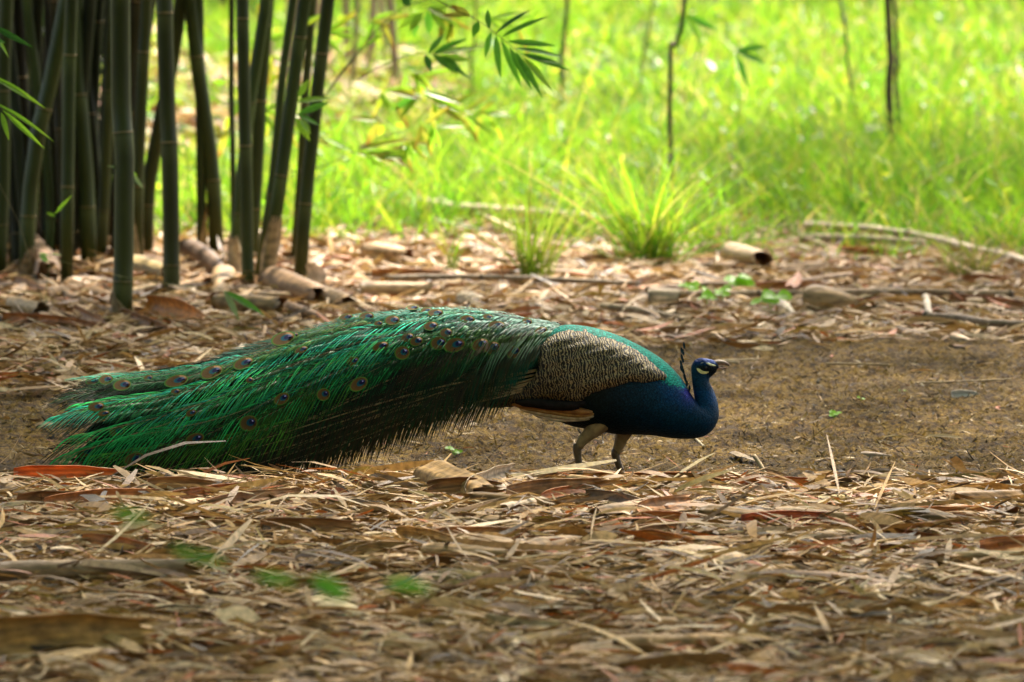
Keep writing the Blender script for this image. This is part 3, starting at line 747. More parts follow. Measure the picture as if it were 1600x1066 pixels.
def culm(pts, wpx, label, group, node0=None, gap=0.52, sheath=None, tone=1.0, Y=None):
    """pts: photo pixels from the base upward; the base stands on the ground"""
    b = gp(*pts[0]) if Y is None else Vector(at(pts[0][0], pts[0][1], Y))
    Yb = b.y
    dep = Yb + CAM_D
    q = [np.array([b.x, Yb, float(ground(b.x, Yb)) - 0.05])]
    for x, y in pts[1:]: q.append(at(x, y, Yb))
    q = np.array(q); d = nrm(q[-1] - q[0])
    z_top = random.uniform(6.2, 8.5)
    k = (z_top - q[-1][2]) / max(d[2], .2)
    arch = np.array([random.uniform(-.1, .5), random.uniform(-1.2, .2), 0])
    q = np.vstack([q, q[-1] + d * k * .4 + arch * .2, q[-1] + d * k + arch * 1.6])
    r0 = wpx / 2 / FPX * dep
    S = smooth_path(q, 400)
    h = np.r_[0, np.cumsum(np.linalg.norm(np.diff(S, axis=0), axis=1))]
    nodes = [node0 if node0 is not None else random.uniform(.12, .4)]
    while nodes[-1] < h[-1]: nodes.append(nodes[-1] + gap * random.uniform(.92, 1.1))
    hs, rs, cs = [0.0], [1.0], [0]
    for nd in nodes:
        for dz, kr, cc in ((-.10, .99, 0), (-.02, 1.0, 2), (-.006, 1.03, 1), (.004, 1.03, 1), (.016, .985, 0), (.12, .985, 0)):
            if 0 < nd + dz < h[-1]: hs.append(nd + dz); rs.append(kr); cs.append(cc)
    o_ = np.argsort(hs); hs = np.array(hs)[o_]; rs = np.array(rs)[o_]; cs = np.array(cs)[o_]
    pos = np.stack([np.interp(hs, h, S[:, c]) for c in range(3)], 1)
    R = r0 * rs * np.interp(hs, [0, 1.5, 3.5, h[-1]], [1.03, 1, .8, .18])
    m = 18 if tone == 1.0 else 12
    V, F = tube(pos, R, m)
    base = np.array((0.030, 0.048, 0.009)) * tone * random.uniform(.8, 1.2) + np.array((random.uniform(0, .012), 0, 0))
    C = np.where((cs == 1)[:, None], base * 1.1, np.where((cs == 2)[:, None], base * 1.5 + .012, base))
    root = empty('bamboo_culm', (b.x, Yb, float(ground(b.x, Yb))), label, 'bamboo', group)
    mk('stem', V, F, M_culm, root, np.repeat(C, m, 0))
    for nd in nodes:
        i = np.interp(nd, h, np.arange(400)); p = S[int(i)]
        if p[2] < 1.7 and wpx > 11:
            t = nrm(S[min(int(i) + 2, 399)] - S[max(int(i) - 2, 0)])
            a = nrm(np.cross(t, [0, 1, 0.01])); c = np.cross(a, t); th = np.linspace(0, 2 * math.pi, 21)[:-1]
            pc = np.array([np.interp(nd, h, S[:, k]) for k in range(3)])
            rr = r0 * 1.035; prof = ((-.0028, 1.0), (0.0, 1.04), (.0028, 1.0), (0, .95))
            VV_ = np.concatenate([pc + t * dz + rr * kk * (np.cos(th)[:, None] * a + np.sin(th)[:, None] * c) for dz, kk in prof])
            FF = [(j * 20 + i2, j * 20 + (i2 + 1) % 20, ((j + 1) % 4) * 20 + (i2 + 1) % 20, ((j + 1) % 4) * 20 + i2) for j in range(4) for i2 in range(20)]
            mk('node_ring', VV_, FF, M_stick, root, np.array((.27, .185, .09)) * (1 if wpx > 18 else .6))
    if sheath:
        h0, h1, open_, cc = sheath
        n, mm = 14, 22
        uu, aa = np.meshgrid(np.linspace(0, 1, n), np.linspace(0, 1, mm), indexing='ij')
        wid = (1 - .75 * uu ** 1.4)
        ang = math.radians(open_) + (aa - .5) * 2 * math.pi * .96 * wid
        hz = h0 + (h1 - h0) * uu + .02 * np.sin(aa * 25) * uu
        pc = np.stack([np.interp(hz, h, S[:, k]) for k in range(3)], -1)
        rr = r0 * (1.06 + .35 * np.abs(aa - .5) * uu + .05 * np.sin(aa * 19 + uu * 4)) + .003
        V = pc + np.stack([np.cos(ang) * rr, np.sin(ang) * rr, 0 * rr], -1)
        col = np.asarray(cc) * (1 + .25 * np.sin(aa * 55 + 3 * uu) * .5 + .2 * rng.normal(size=aa.shape) * .4)[..., None]
        so = mk('sheath', V.reshape(-1, 3), grid_faces(n, mm), M_sheath, root, np.clip(col, 0, 1).reshape(-1, 3))
        md = so.modifiers.new('thickness', 'SOLIDIFY'); md.thickness = .0025
    return root

G1 = 'bamboo culms of the clump'
TAN = (.30, .20, .10)
culms = [
    ([(190, 506), (195, 270), (188, 0)], 31, 'thick upright green bamboo culm standing foremost in the clump', .22, .62, (0, .16, 200, (.20, .13, .06))),
    ([(268, 466), (266, 270), (257, 0)], 26, 'thick green bamboo culm standing alone beside the bright gap', .19, .53, (0, .10, 250, (.16, .11, .05))),
    ([(104, 456), (106, 260), (112, 0)], 20, 'slim brownish bamboo culm in front of the dark middle of the clump', .5, .52, None),
    ([(139, 420), (133, 250), (116, 0)], 25, 'green bamboo culm leaning left behind the slim brownish culm', .33, .55, None),
    ([(155, 415), (166, 250), (180, -60)], 18, 'bamboo culm tucked behind the thick foremost culm, leaning right', .3, .5, None),
    ([(213, 432), (216, 260), (229, 0)], 19, 'bamboo culm beside the thick foremost culm with tan sheath at its foot', .45, .6, (.02, .42, 160, (.36, .25, .13))),
    ([(228, 405), (236, 260), (285, -10)], 22, 'bamboo culm slanting right across the bright gap', .3, .5, None),
    ([(315, 407), (314, 260), (311, 0)], 15, 'thin straight bamboo culm with tan lower stem at the bright gap', .25, .58, (0, .3, 20, (.38, .24, .10))),
    ([(339, 407), (331, 260), (298, 0)], 23, 'green bamboo culm leaning left behind the thin straight culm', .42, .6, None),
    ([(388, 456), (384, 260), (379, 0)], 20, 'straight green bamboo culm beside a torn pale sheath', .14, .52, None),
    ([(366, 425), (364, 260), (362, 0)], 9, 'very thin bamboo culm behind the straight green culm', .3, .4, None),
    ([(362, 440), (372, 330), (392, 150), (420, -40)], 18, 'bamboo culm with torn pale sheath round its foot', .35, .5, (0, .24, 250, (.40, .29, .17))),
    ([(392, 412), (402, 260), (419, 0)], 20, 'green bamboo culm leaning right behind the straight green culm', .3, .5, None),
    ([(411, 454), (440, 270), (476, 0)], 21, 'dark bamboo culm leaning right with a tall tan sheath on its foot', .55, .62, (0, .36, 290, (.34, .23, .12))),
    ([(398, 446), (427, 270), (458, 0)], 13, 'thin bamboo culm leaning right alongside the dark leaning culm', .45, .55, None),
    ([(466, 452), (482, 270), (513, 0)], 21, 'outermost bamboo culm of the clump, leaning right over rolled sheaths', .42, .6, None),
    ([(458, 415), (470, 270), (489, 0)], 13, 'thin bamboo culm just behind the outermost leaning culm', .3, .5, None),
    ([(-4, 440), (6, 250), (10, 0)], 22, 'grey green bamboo culm behind the hanging leaf sprays', .3, .55, None),
    ([(40, 445), (52, 250), (100, 20)], 24, 'bamboo culm crossing its neighbours, leaning right, rising from a tan sheath', .35, .5, (0, .2, 330, (.26, .16, .08))),
    ([(24, 420), (28, 250), (46, 0)], 17, 'upright bamboo culm in the shaded corner of the clump', .3, .5, None),
    ([(78, 425), (74, 250), (40, -20)], 16, 'bamboo culm leaning left between the crossing culm and slim brownish culm', .3, .5, None),
]
for pts, w, lab, n0, gap, sh in culms:
    culm(pts, w, lab, G1, n0, gap, sh)
for i in range(62):        # crowded heart and far side of the clump; low tone paints shade into stems
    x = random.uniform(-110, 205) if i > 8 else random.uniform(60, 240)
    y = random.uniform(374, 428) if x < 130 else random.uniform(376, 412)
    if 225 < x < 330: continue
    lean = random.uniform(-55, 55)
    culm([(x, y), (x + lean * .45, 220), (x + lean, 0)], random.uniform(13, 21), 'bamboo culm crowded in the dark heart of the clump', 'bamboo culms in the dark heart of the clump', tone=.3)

# ---- leafy branches
def twig(name, pts, Y, r, label, leaves, lw=.016, group=None, col=(.07, .06, .025), Y2=None):
    """pts: photo pixels of the stem; leaves: ((base px), (tip px), kind)"""
    Y2 = Y if Y2 is None else Y2
    q = smooth_path(np.array(pts, float), 18)
    A = at(q[:, 0], q[:, 1], np.linspace(Y, Y2, 18))
    root = empty(name, tuple(A[0]), label, 'branch', group)
    V, F = tube(A, np.linspace(r, r * .45, 18), 7)
    mk('stem', V, F, M_stick, root, col)
    for (a, b, kd) in leaves:
        k = np.argmin(((q - a) ** 2).sum(1)); yy = Y + (Y2 - Y) * k / 17
        leaf(root, at(a[0], a[1], yy), at(b[0], b[1], yy + random.uniform(-.06, .06)), lw * random.uniform(.85, 1.15), kd)
    return root
T1 = [((775, 52), (825, 12), 'dark'), ((784, 58), (857, 20), 'green'), ((793, 65), (872, 70), 'green'), ((805, 76), (884, 85), 'green'), ((815, 84), (892, 107), 'green'), ((822, 90), (880, 96), 'light'),
      ((768, 50), (755, 92), 'green'), ((775, 55), (780, 124), 'green'), ((784, 62), (815, 141), 'green'), ((796, 74), (833, 142), 'green'), ((806, 82), (849, 152), 'green'), ((818, 90), (866, 142), 'light'),
      ((765, 45), (760, 12), 'green'), ((748, 34), (738, 58), 'green'), ((735, 26), (705, 8), 'burnt'), ((730, 24), (690, 22), 'burnt')]
twig('bamboo_branch', [(640, -30), (690, 4), (745, 31), (784, 60), (822, 92)], 4.0, .0028, 'hanging bamboo branch ending in a wide fan of green leaves', T1, .028)
T2 = [((670, 84), (694, 50), 'green'), ((676, 84), (730, 57), 'green'), ((680, 85), (756, 68), 'light'), ((688, 88), (738, 93), 'light'), ((676, 86), (716, 114), 'green'), ((680, 87), (738, 122), 'dark'), ((664, 86), (675, 112), 'dark'), ((690, 90), (720, 106), 'green')]
twig('bamboo_branch', [(560, 125), (590, 106), (640, 86), (668, 84), (692, 89)], 5.6, .0024, 'small bamboo branch with a fan of leaves, hanging below the widest fan', T2, .030)
T3 = [((660, 20), (640, 48), 'light'), ((655, 20), (622, 45), 'light'), ((668, 12), (712, 30), 'yellow'), ((650, 22), (648, 62), 'green'), ((668, 18), (672, 56), 'green'), ((672, 16), (700, 50), 'light'), ((640, 10), (628, -10), 'dark'), ((676, 12), (722, 44), 'light'), ((664, 14), (706, 8), 'light')]
twig('bamboo_branch', [(470, 208), (500, 160), (560, 80), (620, 18), (668, -2), (720, -30)], 6.6, .0038, 'long bare bamboo branch rising steeply right from the outermost culm', T3, .036)
twig('bamboo_branch', [(478, 190), (530, 120), (572, 72), (620, 22)], 6.4, .003, 'thin bare bamboo branch close beside the long steep one', [((572, 72), (600, 50), 'light')], .02)
T4 = [((606, 142), (660, 152), 'burnt'), ((660, 143), (720, 158), 'light'), ((662, 146), (730, 175), 'light'), ((655, 150), (622, 185), 'light'), ((650, 152), (610, 172), 'green'), ((618, 165), (640, 200), 'burnt'), ((590, 188), (548, 182), 'yellow'), ((592, 192), (572, 228), 'burnt'), ((600, 196), (590, 212), 'yellow'),
      ((560, 230), (600, 222), 'burnt'), ((556, 236), (650, 210), 'yellow'), ((556, 240), (612, 244), 'yellow'), ((600, 236), (640, 260), 'burnt'), ((570, 238), (640, 240), 'light')]
twig('bamboo_branch', [(452, 268), (500, 262), (540, 244), (600, 214), (640, 200), (680, 160), (730, 132)], 7.2, .0026, 'drooping bamboo branch with yellowing leaves in front of the meadow', T4, .034)
T5 = [((466, 178), (517, 158), 'green'), ((464, 180), (502, 194), 'green'), ((462, 184), (484, 220), 'light'), ((470, 186), (486, 208), 'light'), ((465, 152), (483, 124), 'light'), ((462, 160), (520, 150), 'light')]
twig('bamboo_branch', [(452, 206), (460, 186), (466, 150), (470, 120)], 4.9, .0022, 'short leafy bamboo twig in front of the outermost leaning culms', T5, .030)
T6 = [((408, 56), (404, 4), 'yellow'), ((412, 62), (456, 52), 'light'), ((418, 130), (438, 114), 'yellow'), ((412, 160), (420, 184), 'light'), ((372, 162), (352, 152), 'light'), ((360, 180), (350, 210), 'yellow'), ((356, 200), (340, 250), 'burnt'), ((360, 190), (378, 150), 'light'), ((352, 130), (330, 128), 'light')]
twig('bamboo_branch', [(340, 330), (352, 240), (362, 180), (400, 90), (412, 50)], 8.4, .0022, 'yellowish leafy twig between the leaning culms', T6, .032)
T7 = [((-12, 118), (72, 168), 'light'), ((-10, 124), (52, 152), 'light'), ((-10, 160), (88, 216), 'light'), ((4, 172), (70, 232), 'light'), ((2, 176), (14, 218), 'light'), ((-12, 40), (50, 74), 'dark'), ((-14, 48), (18, 90), 'light'), ((-20, 58), (10, 66), 'green')]
twig('bamboo_branch', [(-60, 90), (-30, 110), (-10, 150), (6, 176)], 2.6, .0026, 'hanging leaf sprays in front of the dark bamboo clump', T7, .020)
T8 = [((200, 266), (168, 258), 'pale'), ((202, 268), (225, 295), 'pale'), ((203, 265), (216, 280), 'light')]
twig('bamboo_seedling', [(178, 470), (190, 400), (193, 380), (196, 330), (204, 264)], 4.75, .0016, 'thin pale sprig bending against the foremost bamboo culm', T8, .017, col=(.22, .24, .08))
twig('bamboo_seedling', [(70, 505), (72, 460), (80, 390), (88, 330)], 4.7, .0014, 'thin green sprig with two leaves by the shaded culms', [((86, 334), (111, 306), 'light'), ((86, 338), (72, 332), 'light'), ((80, 398), (98, 397), 'light'), ((78, 400), (60, 394), 'light')], .014, col=(.16, .22, .05))
twig('dry_stalk', [(70, 480), (50, 420), (30, 350), (0, 290), (-20, 240)], 4.8, .0018, 'thin dry stalk leaning across the shaded culms', [], col=(.20, .16, .08))
twig('dry_stalk', [(350, 452), (280, 446), (180, 430), (60, 398)], 4.4, .0016, 'thin greenish runner stretched across the feet of the culms', [((350, 454), (376, 502), 'pale'), ((352, 456), (416, 490), 'green'), ((62, 400), (78, 408), 'light')], .030, col=(.20, .20, .07))

# soft sprays of leaves hanging between the clump and the meadow
for i, (x, y) in enumerate(((540, 40), (600, 110), (560, 165), (640, 160), (690, 190), (520, 230), (600, 240), (345, 60), (350, 160), (420, 40), (660, 30), (720, 25), (430, 200), (620, 200))):
    ang_ = random.uniform(-.9, .5); ln = random.uniform(60, 110)
    p1 = (x + ln * math.cos(ang_) * .5, y + ln * math.sin(ang_) * .3 - 8); p2 = (x + ln * math.cos(ang_), y + ln * math.sin(ang_) * .5 + 10)
    lv = []
    for k in range(random.randint(7, 11)):
        t = random.uniform(.35, 1.0); b = (x + (p2[0] - x) * t, y + (p2[1] - y) * t - 6 * math.sin(t * 3))
        al = random.uniform(-.7, 2.0); ll = random.uniform(32, 62)
        lv.append((b, (b[0] + ll * math.cos(al), b[1] + ll * math.sin(al)), random.choice(['light', 'light', 'light', 'yellow', 'burnt'])))
    twig('bamboo_branch', [(x - 30, y - 30), (x, y), p1, p2], random.uniform(6.5, 9.5), .0018, 'soft blurred bamboo leaf spray hanging between the clump and the meadow', lv, .022, 'leaf sprays between clump and meadow', col=(.12, .10, .04))

# ---- unseen overhead bamboo foliage, spread and thickened to shade the ground in front
NL = 190000
cx = rng.uniform(-10, 10, NL); cy = rng.uniform(-30, 9.6, NL); cz = rng.uniform(4.6, 8.6, NL) + 0.5 * wob(cx, cy, .8, 31)
keep = rng.uniform(size=NL) < np.where(wob(cx, cy, .55, 33) > -.25, 1.0, .45)
cx, cy, cz = cx[keep], cy[keep], cz[keep]; n_ = len(cx)
az = rng.uniform(0, 6.3, n_); el = rng.uniform(-1.0, .2, n_)
d = np.stack([np.cos(az) * np.cos(el), np.sin(az) * np.cos(el), np.sin(el)], 1)
sd = nrm(np.cross(d, rng.normal(size=(n_, 3)) * .5 + (0, 0, 1.0))); no = np.cross(sd, d)
V, F, u = strips(np.stack([cx, cy, cz], 1), d, sd, no, rng.uniform(.22, .42, n_), rng.uniform(.044, .077, n_), rng.uniform(0, .02, n_), 1, [.68, .46])
cc = np.repeat(lerp((.04, .10, .014), (.11, .18, .02), rng.uniform(size=n_)), 4, 0)
o = mk('shade_canopy', V, F, M_leaf, None, cc, smooth=False)
tag(o, 'unseen mass of bamboo leaves added overhead to shade the ditch', 'foliage', kind='stuff')

# ---- leaf masses added to block light, mostly unseen, beside and behind the viewer
def thicket(n, xr, yr, zr, label, c0=(.03, .08, .012), c1=(.09, .15, .02), size=1.0):
    p = np.stack([rng.uniform(*xr, n), rng.uniform(*yr, n), rng.uniform(*zr, n)], 1)
    p[:, 2] = np.maximum(p[:, 2], ground(p[:, 0], p[:, 1]) + .03)
    az = rng.uniform(0, 6.3, n); el = rng.uniform(-1.0, .3, n)
    d = np.stack([np.cos(az) * np.cos(el), np.sin(az) * np.cos(el), np.sin(el)], 1)
    sd = nrm(np.cross(d, rng.normal(size=(n, 3)))); no = np.cross(sd, d)
    V, F, u = strips(p, d, sd, no, rng.uniform(.2, .4, n) * size, rng.uniform(.038, .077, n) * size, rng.uniform(0, .02, n), 2)
    o = mk('shade_thicket', V, F, M_leaf, None, np.repeat(lerp(c0, c1, rng.uniform(size=n)), 6, 0), smooth=False)
    return tag(o, label, 'foliage', kind='stuff')
thicket(26000, (-12, 12), (-29, -21), (0, 7), 'unseen bamboo thicket added behind the viewer to block light')
thicket(14000, (-12, -7), (-21, 2), (0, 7), 'unseen bamboo thicket added along the dark flank to block light')
thicket(9000, (7, 11), (-21, -4), (0, 7), 'unseen bamboo thicket added along the other flank to block light')
thicket(5200, (-4.6, -2.05), (9.3, 11.5), (0, 4.5), 'dark leaves added behind the bamboo clump to block light', (.012, .03, .006), (.03, .055, .010), 1.0)  # dark leaf mass added so the gaps between culms stay dark

thicket(5500, (2.4, 7.5), (8, 17), (4.2, 6.5), 'unseen tree foliage added overhead to shade one side of the meadow', (.04, .10, .012), (.10, .17, .02), 1.2)  # crown added out of view to darken this part of the meadow

# ================================================================== fallen sheaths, canes, sticks, leaves
OUT = [(.32, .215, .11), (.26, .17, .08), (.38, .27, .15), (.21, .13, .055)]
RED = (.36, .12, .030)
def sheath(A, B, width, curl, roll, label, outer=None, inner=None, taper=.6, bend=.0, group=None, lift=.0, name='fallen_sheath', parent=None):
    """a rolled, tapering culm sheath lying between two points. roll 0: the open side faces down, 180: up"""
    A, B = np.asarray(A, float), np.asarray(B, float)
    outer = np.array(outer or random.choice(OUT)) * (.86, .76, .62); inner = np.array(inner or (.27, .12, .04))
    n, m = 12, 15
    L = np.linalg.norm(B - A); T = (B - A) / L
    S0 = nrm(np.cross(T, [0, 0, 1.0])); U = np.cross(S0, T)
    u, k = np.meshgrid(np.linspace(0, 1, n), np.linspace(-1, 1, m), indexing='ij')
    wid = width * np.where(u < .12, .8 + .2 * u / .12, 1 - taper * np.clip((u - .12) / .88, 0, 1) ** 1.8)
    r = wid / math.radians(curl)
    a = k * math.radians(curl) / 2 + math.radians(roll) + .25 * np.sin(u * 3)
    ph = random.uniform(0, 6)
    rag = 1 + .05 * np.sin(k * 9 + ph) * (u > .9) - .03 * np.cos(k * 7 + ph) * (u < .05)
    base = A + T * (u * L * rag)[..., None] + U * (bend * 4 * u * (1 - u))[..., None] + S0 * (.04 * L * np.sin(u * 3 + ph) * .4)[..., None]
    rw = r * (1 + .05 * np.sin(u * 11 + ph) * k + .05 * np.sin(k * 6 + ph * 2 + u * 3) + .012 * np.sin(u * 17 + k * 9 + ph))
    rb = width / math.radians(curl)
    def surf(rr): return base + S0 * (rr * np.sin(a))[..., None] + U * (rr * np.cos(a))[..., None]
    Vo, Vi = surf(rw), surf(rw - .0025)
    lowest = min(Vo[..., 2].min() - 0, 1e9)
    mid = (A + B) / 2
    V = np.concatenate([Vo.reshape(-1, 3), Vi.reshape(-1, 3)])
    V[:, 2] += float(ground(mid[0], mid[1])) - V[:, 2].min() + (.022 if mid[1] < -.3 else (.024 if mid[1] > 3.0 else -.002)) + lift
    V[:, 2] += float(0)
    Fo = grid_faces(n, m); Fi = Fo[:, ::-1] + n * m
    loop = [j for j in range(m)] + [i * m + m - 1 for i in range(1, n)] + [(n - 1) * m + j for j in range(m - 2, -1, -1)] + [i * m for i in range(n - 2, 0, -1)]
    rim = [(loop[i], loop[(i + 1) % len(loop)], loop[(i + 1) % len(loop)] + n * m, loop[i] + n * m) for i in range(len(loop))]
    F = [tuple(f) for f in Fo] + [tuple(f) for f in Fi] + rim
    st = 1 + .14 * np.sin(k * 23 + ph) + .16 * rng.normal(size=(1, m)) + .10 * rng.normal(size=k.shape)
    C = np.concatenate([(outer * st[..., None] * np.interp(u, [0, .2, 1], [.8, 1, 1.05])[..., None]).reshape(-1, 3), (inner * st[..., None]).reshape(-1, 3)])
    o = mk(name, V, F, M_sheath, parent, np.clip(C, 0, 1))
    if label: tag(o, label, 'sheath', group)
    return o
def sh(a, b, w, curl, roll, label, outer=None, inner=None, taper=.5, bend=0., lift=0.):
    return sheath(gp(*a), gp(*b), w * (1.5 if w >= .07 else 1.25), curl, roll, label, outer, inner, taper, bend, lift=lift)

# behind the bird
sh((563, 474), (672, 474), .12, 300, 0, 'smooth rolled tan sheath lying alone behind the middle of the train', (.44, .32, .21), taper=.08)
sh((335, 497), (441, 502), .13, 310, 0, 'rolled brown sheath with open end beside the green twig leaves', (.27, .19, .10), taper=.05)
sh((490, 472), (545, 492), .11, 300, 0, 'rolled grey tan sheath below the outermost leaning culm', (.38, .28, .18), taper=.1)
sh((425, 455), (498, 484), .15, 220, 0, 'broad brown sheath with split tip at the foot of the culms', (.30, .20, .12), taper=.3)
sh((380, 480), (455, 482), .08, 280, 0, 'narrow tan sheath tucked between two broader rolled sheaths', (.36, .26, .16), taper=.1)
sh((465, 456), (492, 462), .14, 200, -150, 'pale cupped sheath fragment at the foot of the outermost culm', (.55, .47, .38), (.50, .40, .30), taper=.2)
sh((205, 436), (260, 455), .16, 240, 0, 'wide olive tan sheath between the two thickest culms', (.30, .24, .12), taper=.2)
sh((215, 505), (310, 528), .12, 170, -150, 'tan sheath with orange inside edge by the foremost culm', (.40, .27, .13), (.42, .16, .03), taper=.7)
sh((0, 516), (150, 528), .06, 150, -125, 'long red brown sheath strip in front of the shaded culms', (.30, .13, .05), (.34, .12, .03), taper=.7)
sh((18, 498), (66, 510), .13, 320, 20, 'short curled sheath like a cup below the shaded culms', (.36, .26, .14), (.16, .10, .05), taper=.05)
sh((38, 395), (64, 455), .15, 200, 10, 'upright greyish brown sheath leaning on the shaded culms', (.28, .19, .13), taper=.2, lift=.02)
sh((290, 410), (348, 450), .15, 250, 0, 'dark mauve brown sheath propped against the thin straight culm', (.17, .115, .08), taper=.6, lift=.01)
sh((355, 445), (330, 480), .12, 180, 0, 'bent tan sheath leaning between the rolled sheaths', (.34, .24, .13), taper=.6)
sh((50, 372), (90, 385), .13, 240, 0, 'rounded grey sheath lying deep among the culms', (.30, .21, .15), taper=.2)
sh((1258, 490), (1340, 493), .17, 210, 0, 'wide tan sheath tapering to a point below the straight cane', (.42, .29, .18), taper=.75)
sh((1012, 488), (1062, 488), .13, 300, 30, 'short pale curled sheath with dark hollow end behind the bird', (.52, .42, .34), (.16, .09, .06), taper=.1)
sh((1140, 414), (1188, 428), .14, 260, 0, 'rounded pale sheath lying at the meadow edge', (.46, .36, .26), taper=.1)
sh((570, 411), (640, 418), .12, 230, 0, 'rolled tan sheath at the edge of the grass', (.45, .34, .23), taper=.2)
sh((580, 447), (690, 446), .05, 120, -120, 'orange brown sheath lying inside up behind the smooth rolled one', (.40, .2, .08), (.36, .14, .04), taper=.4)
sh((722, 484), (756, 488), .09, 200, 0, 'small bleached sheath just behind the ridge of the train', (.60, .52, .42), taper=.3)
sh((1205, 478), (1242, 503), .05, 160, 0, 'thin bleached sheath strip beside the clover sprouts', (.62, .54, .44), taper=.4)
sh((1480, 482), (1600, 493), .045, 110, -125, 'long red brown sheath near the forked stick', (.36, .17, .08), (.30, .11, .04), taper=.5)
sh((1170, 466), (1290, 462), .045, 120, -120, 'flattened rust coloured sheath behind the straight cane', (.36, .18, .09), (.32, .12, .04), taper=.5)
sh((1232, 470), (1246, 440), .05, 120, 0, 'upright pointed brown sheath tip by the straight cane', (.30, .13, .06), taper=.9, lift=.03)
sh((1140, 718), (1182, 726), .045, 100, -30, 'small grey withered leaf scrap by a broken twig in the ditch', (.36, .28, .19), (.34, .26, .18), taper=.5)
sh((1345, 712), (1395, 714), .03, 140, 10, 'mauve curled leaf lying on the ditch soil', (.36, .28, .23), taper=.6)
sh((1487, 622), (1528, 622), .03, 110, -130, 'small grey curled leaf on the mossy soil', (.38, .34, .30), (.34, .30, .26), taper=.6)
sh((1490, 540), (1515, 545), .05, 160, 0, 'pale pinkish leaf scrap under the forked stick', (.46, .36, .28), taper=.6)
# on the bank in front
sh((820, 757), (1090, 752), .045, 150, -130, 'long thin orange strip along the lip of the bank', (.50, .22, .06), (.44, .15, .03), taper=.25)
sh((22, 768), (182, 768), .085, 200, -165, 'tan sheath with bright orange red edge on the lip of the bank', (.40, .29, .15), (.50, .12, .02), taper=.35)
sh((-10, 765), (92, 812), .06, 200, 0, 'slanting tan strip with orange underside beside the orange edged sheath', (.38, .26, .14), RED, taper=.7)
sh((78, 818), (252, 800), .06, 110, -125, 'rust brown sheath lying inside up under a blurred green leaf', (.38, .16, .06), (.36, .13, .035), taper=.6)
sh((245, 818), (342, 790), .035, 80, 0, 'pale pointed leaf slanting across the rust brown sheath', (.52, .42, .28), taper=.6)
sh((672, 766), (760, 800), .085, 100, 30, 'large crumpled tan sheath folded open on the bank', (.34, .23, .11), (.30, .18, .07), taper=.2)
sh((740, 798), (818, 764), .09, 170, -140, 'grey mottled curled sheath half of the crumpled pair', (.40, .31, .20), (.42, .34, .25), taper=.35)
sh((785, 818), (850, 806), .065, 150, 20, 'whitish cupped sheath below the crumpled pair', (.46, .39, .31), (.20, .13, .09), taper=.2)
sh((1165, 838), (1340, 832), .062, 150, -135, 'deep red sheath with whitish edge and pointed tip', (.56, .47, .36), (.34, .07, .018), taper=.55)
sh((1000, 835), (1090, 838), .05, 120, -130, 'red brown sheath scrap in line with the deep red one', (.40, .22, .10), (.36, .12, .03), taper=.4)
sh((985, 868), (1080, 876), .06, 110, -130, 'orange strip sloping over pale chips on the bank', (.48, .22, .06), (.46, .16, .03), taper=.7)
sh((1280, 800), (1350, 790), .05, 120, 10, 'olive tan crumpled leaf pair on the bank', (.38, .30, .12), taper=.6)
sh((1410, 820), (1600, 818), .045, 150, -150, 'long orange edged strip pointing away from the deep red sheath', (.46, .34, .18), (.42, .14, .03), taper=.3)
sh((1150, 775), (1260, 773), .04, 120, -140, 'short orange red strip close behind the lip of the bank', (.40, .30, .16), (.46, .12, .02), taper=.3)
sh((905, 800), (1005, 818), .07, 170, -170, 'olive brown sheath with dark upper edge on the bank', (.33, .27, .12), (.14, .08, .04), taper=.6)
sh((1212, 928), (1300, 936), .065, 330, 0, 'short rolled grey green sheath on the bank', (.36, .35, .22), taper=.1)
sh((1322, 918), (1392, 955), .04, 120, 0, 'pale pointed chip slanting down beside the rolled grey green sheath', (.60, .52, .38), taper=.7)
sh((1430, 893), (1600, 890), .05, 280, 0, 'long rolled tan strip on the bank', (.46, .36, .23), taper=.2)
sh((610, 862), (700, 874), .05, 110, -120, 'amber brown sheath with an upturned end on the bank', (.36, .22, .08), (.34, .17, .04), taper=.4)
sh((530, 890), (640, 880), .045, 110, -130, 'amber leaf lying against the upturned sheath', (.34, .2, .08), (.32, .17, .05), taper=.6)
sh((690, 925), (755, 930), .066, 160, 20, 'olive brown hooded sheath with a dark hollow', (.27, .20, .08), (.10, .06, .03), taper=.2)
sh((-10, 925), (300, 922), .105, 320, 0, 'long dark rolled cane sheath lying across the bank', (.24, .17, .11), taper=.05)
sh((-40, 1064), (245, 1040), .10, 120, -112, 'big blurred amber brown sheath at the bottom of the bank', (.46, .31, .14), (.36, .19, .05), taper=.45)
sh((60, 1066), (245, 1020), .07, 120, 0, 'tan strip lying against the big amber brown sheath', (.42, .31, .17), taper=.4)
sh((960, 1036), (1150, 1033), .075, 230, 0, 'blurred brown hump of a sheath low on the bank', (.36, .23, .11), (.25, .12, .05), taper=.2)
sh((180, 955), (320, 972), .035, 110, -130, 'dark rust sheath above the big amber brown one', (.30, .15, .06), (.26, .10, .03), taper=.6)
sh((480, 962), (590, 985), .06, 100, 0, 'long pale straw strip lying low on the bank', (.58, .50, .34), taper=.4)
sh((700, 985), (880, 1000), .05, 160, 0, 'buff strip lying flat in the lower litter', (.48, .37, .22), taper=.3)
sh((1150, 968), (1340, 965), .045, 120, 0, 'straight pale strip in the lower litter', (.52, .44, .28), taper=.3)
sh((1400, 990), (1480, 990), .03, 100, 0, 'bleached strip end in the lower litter', (.62, .55, .45), taper=.2)
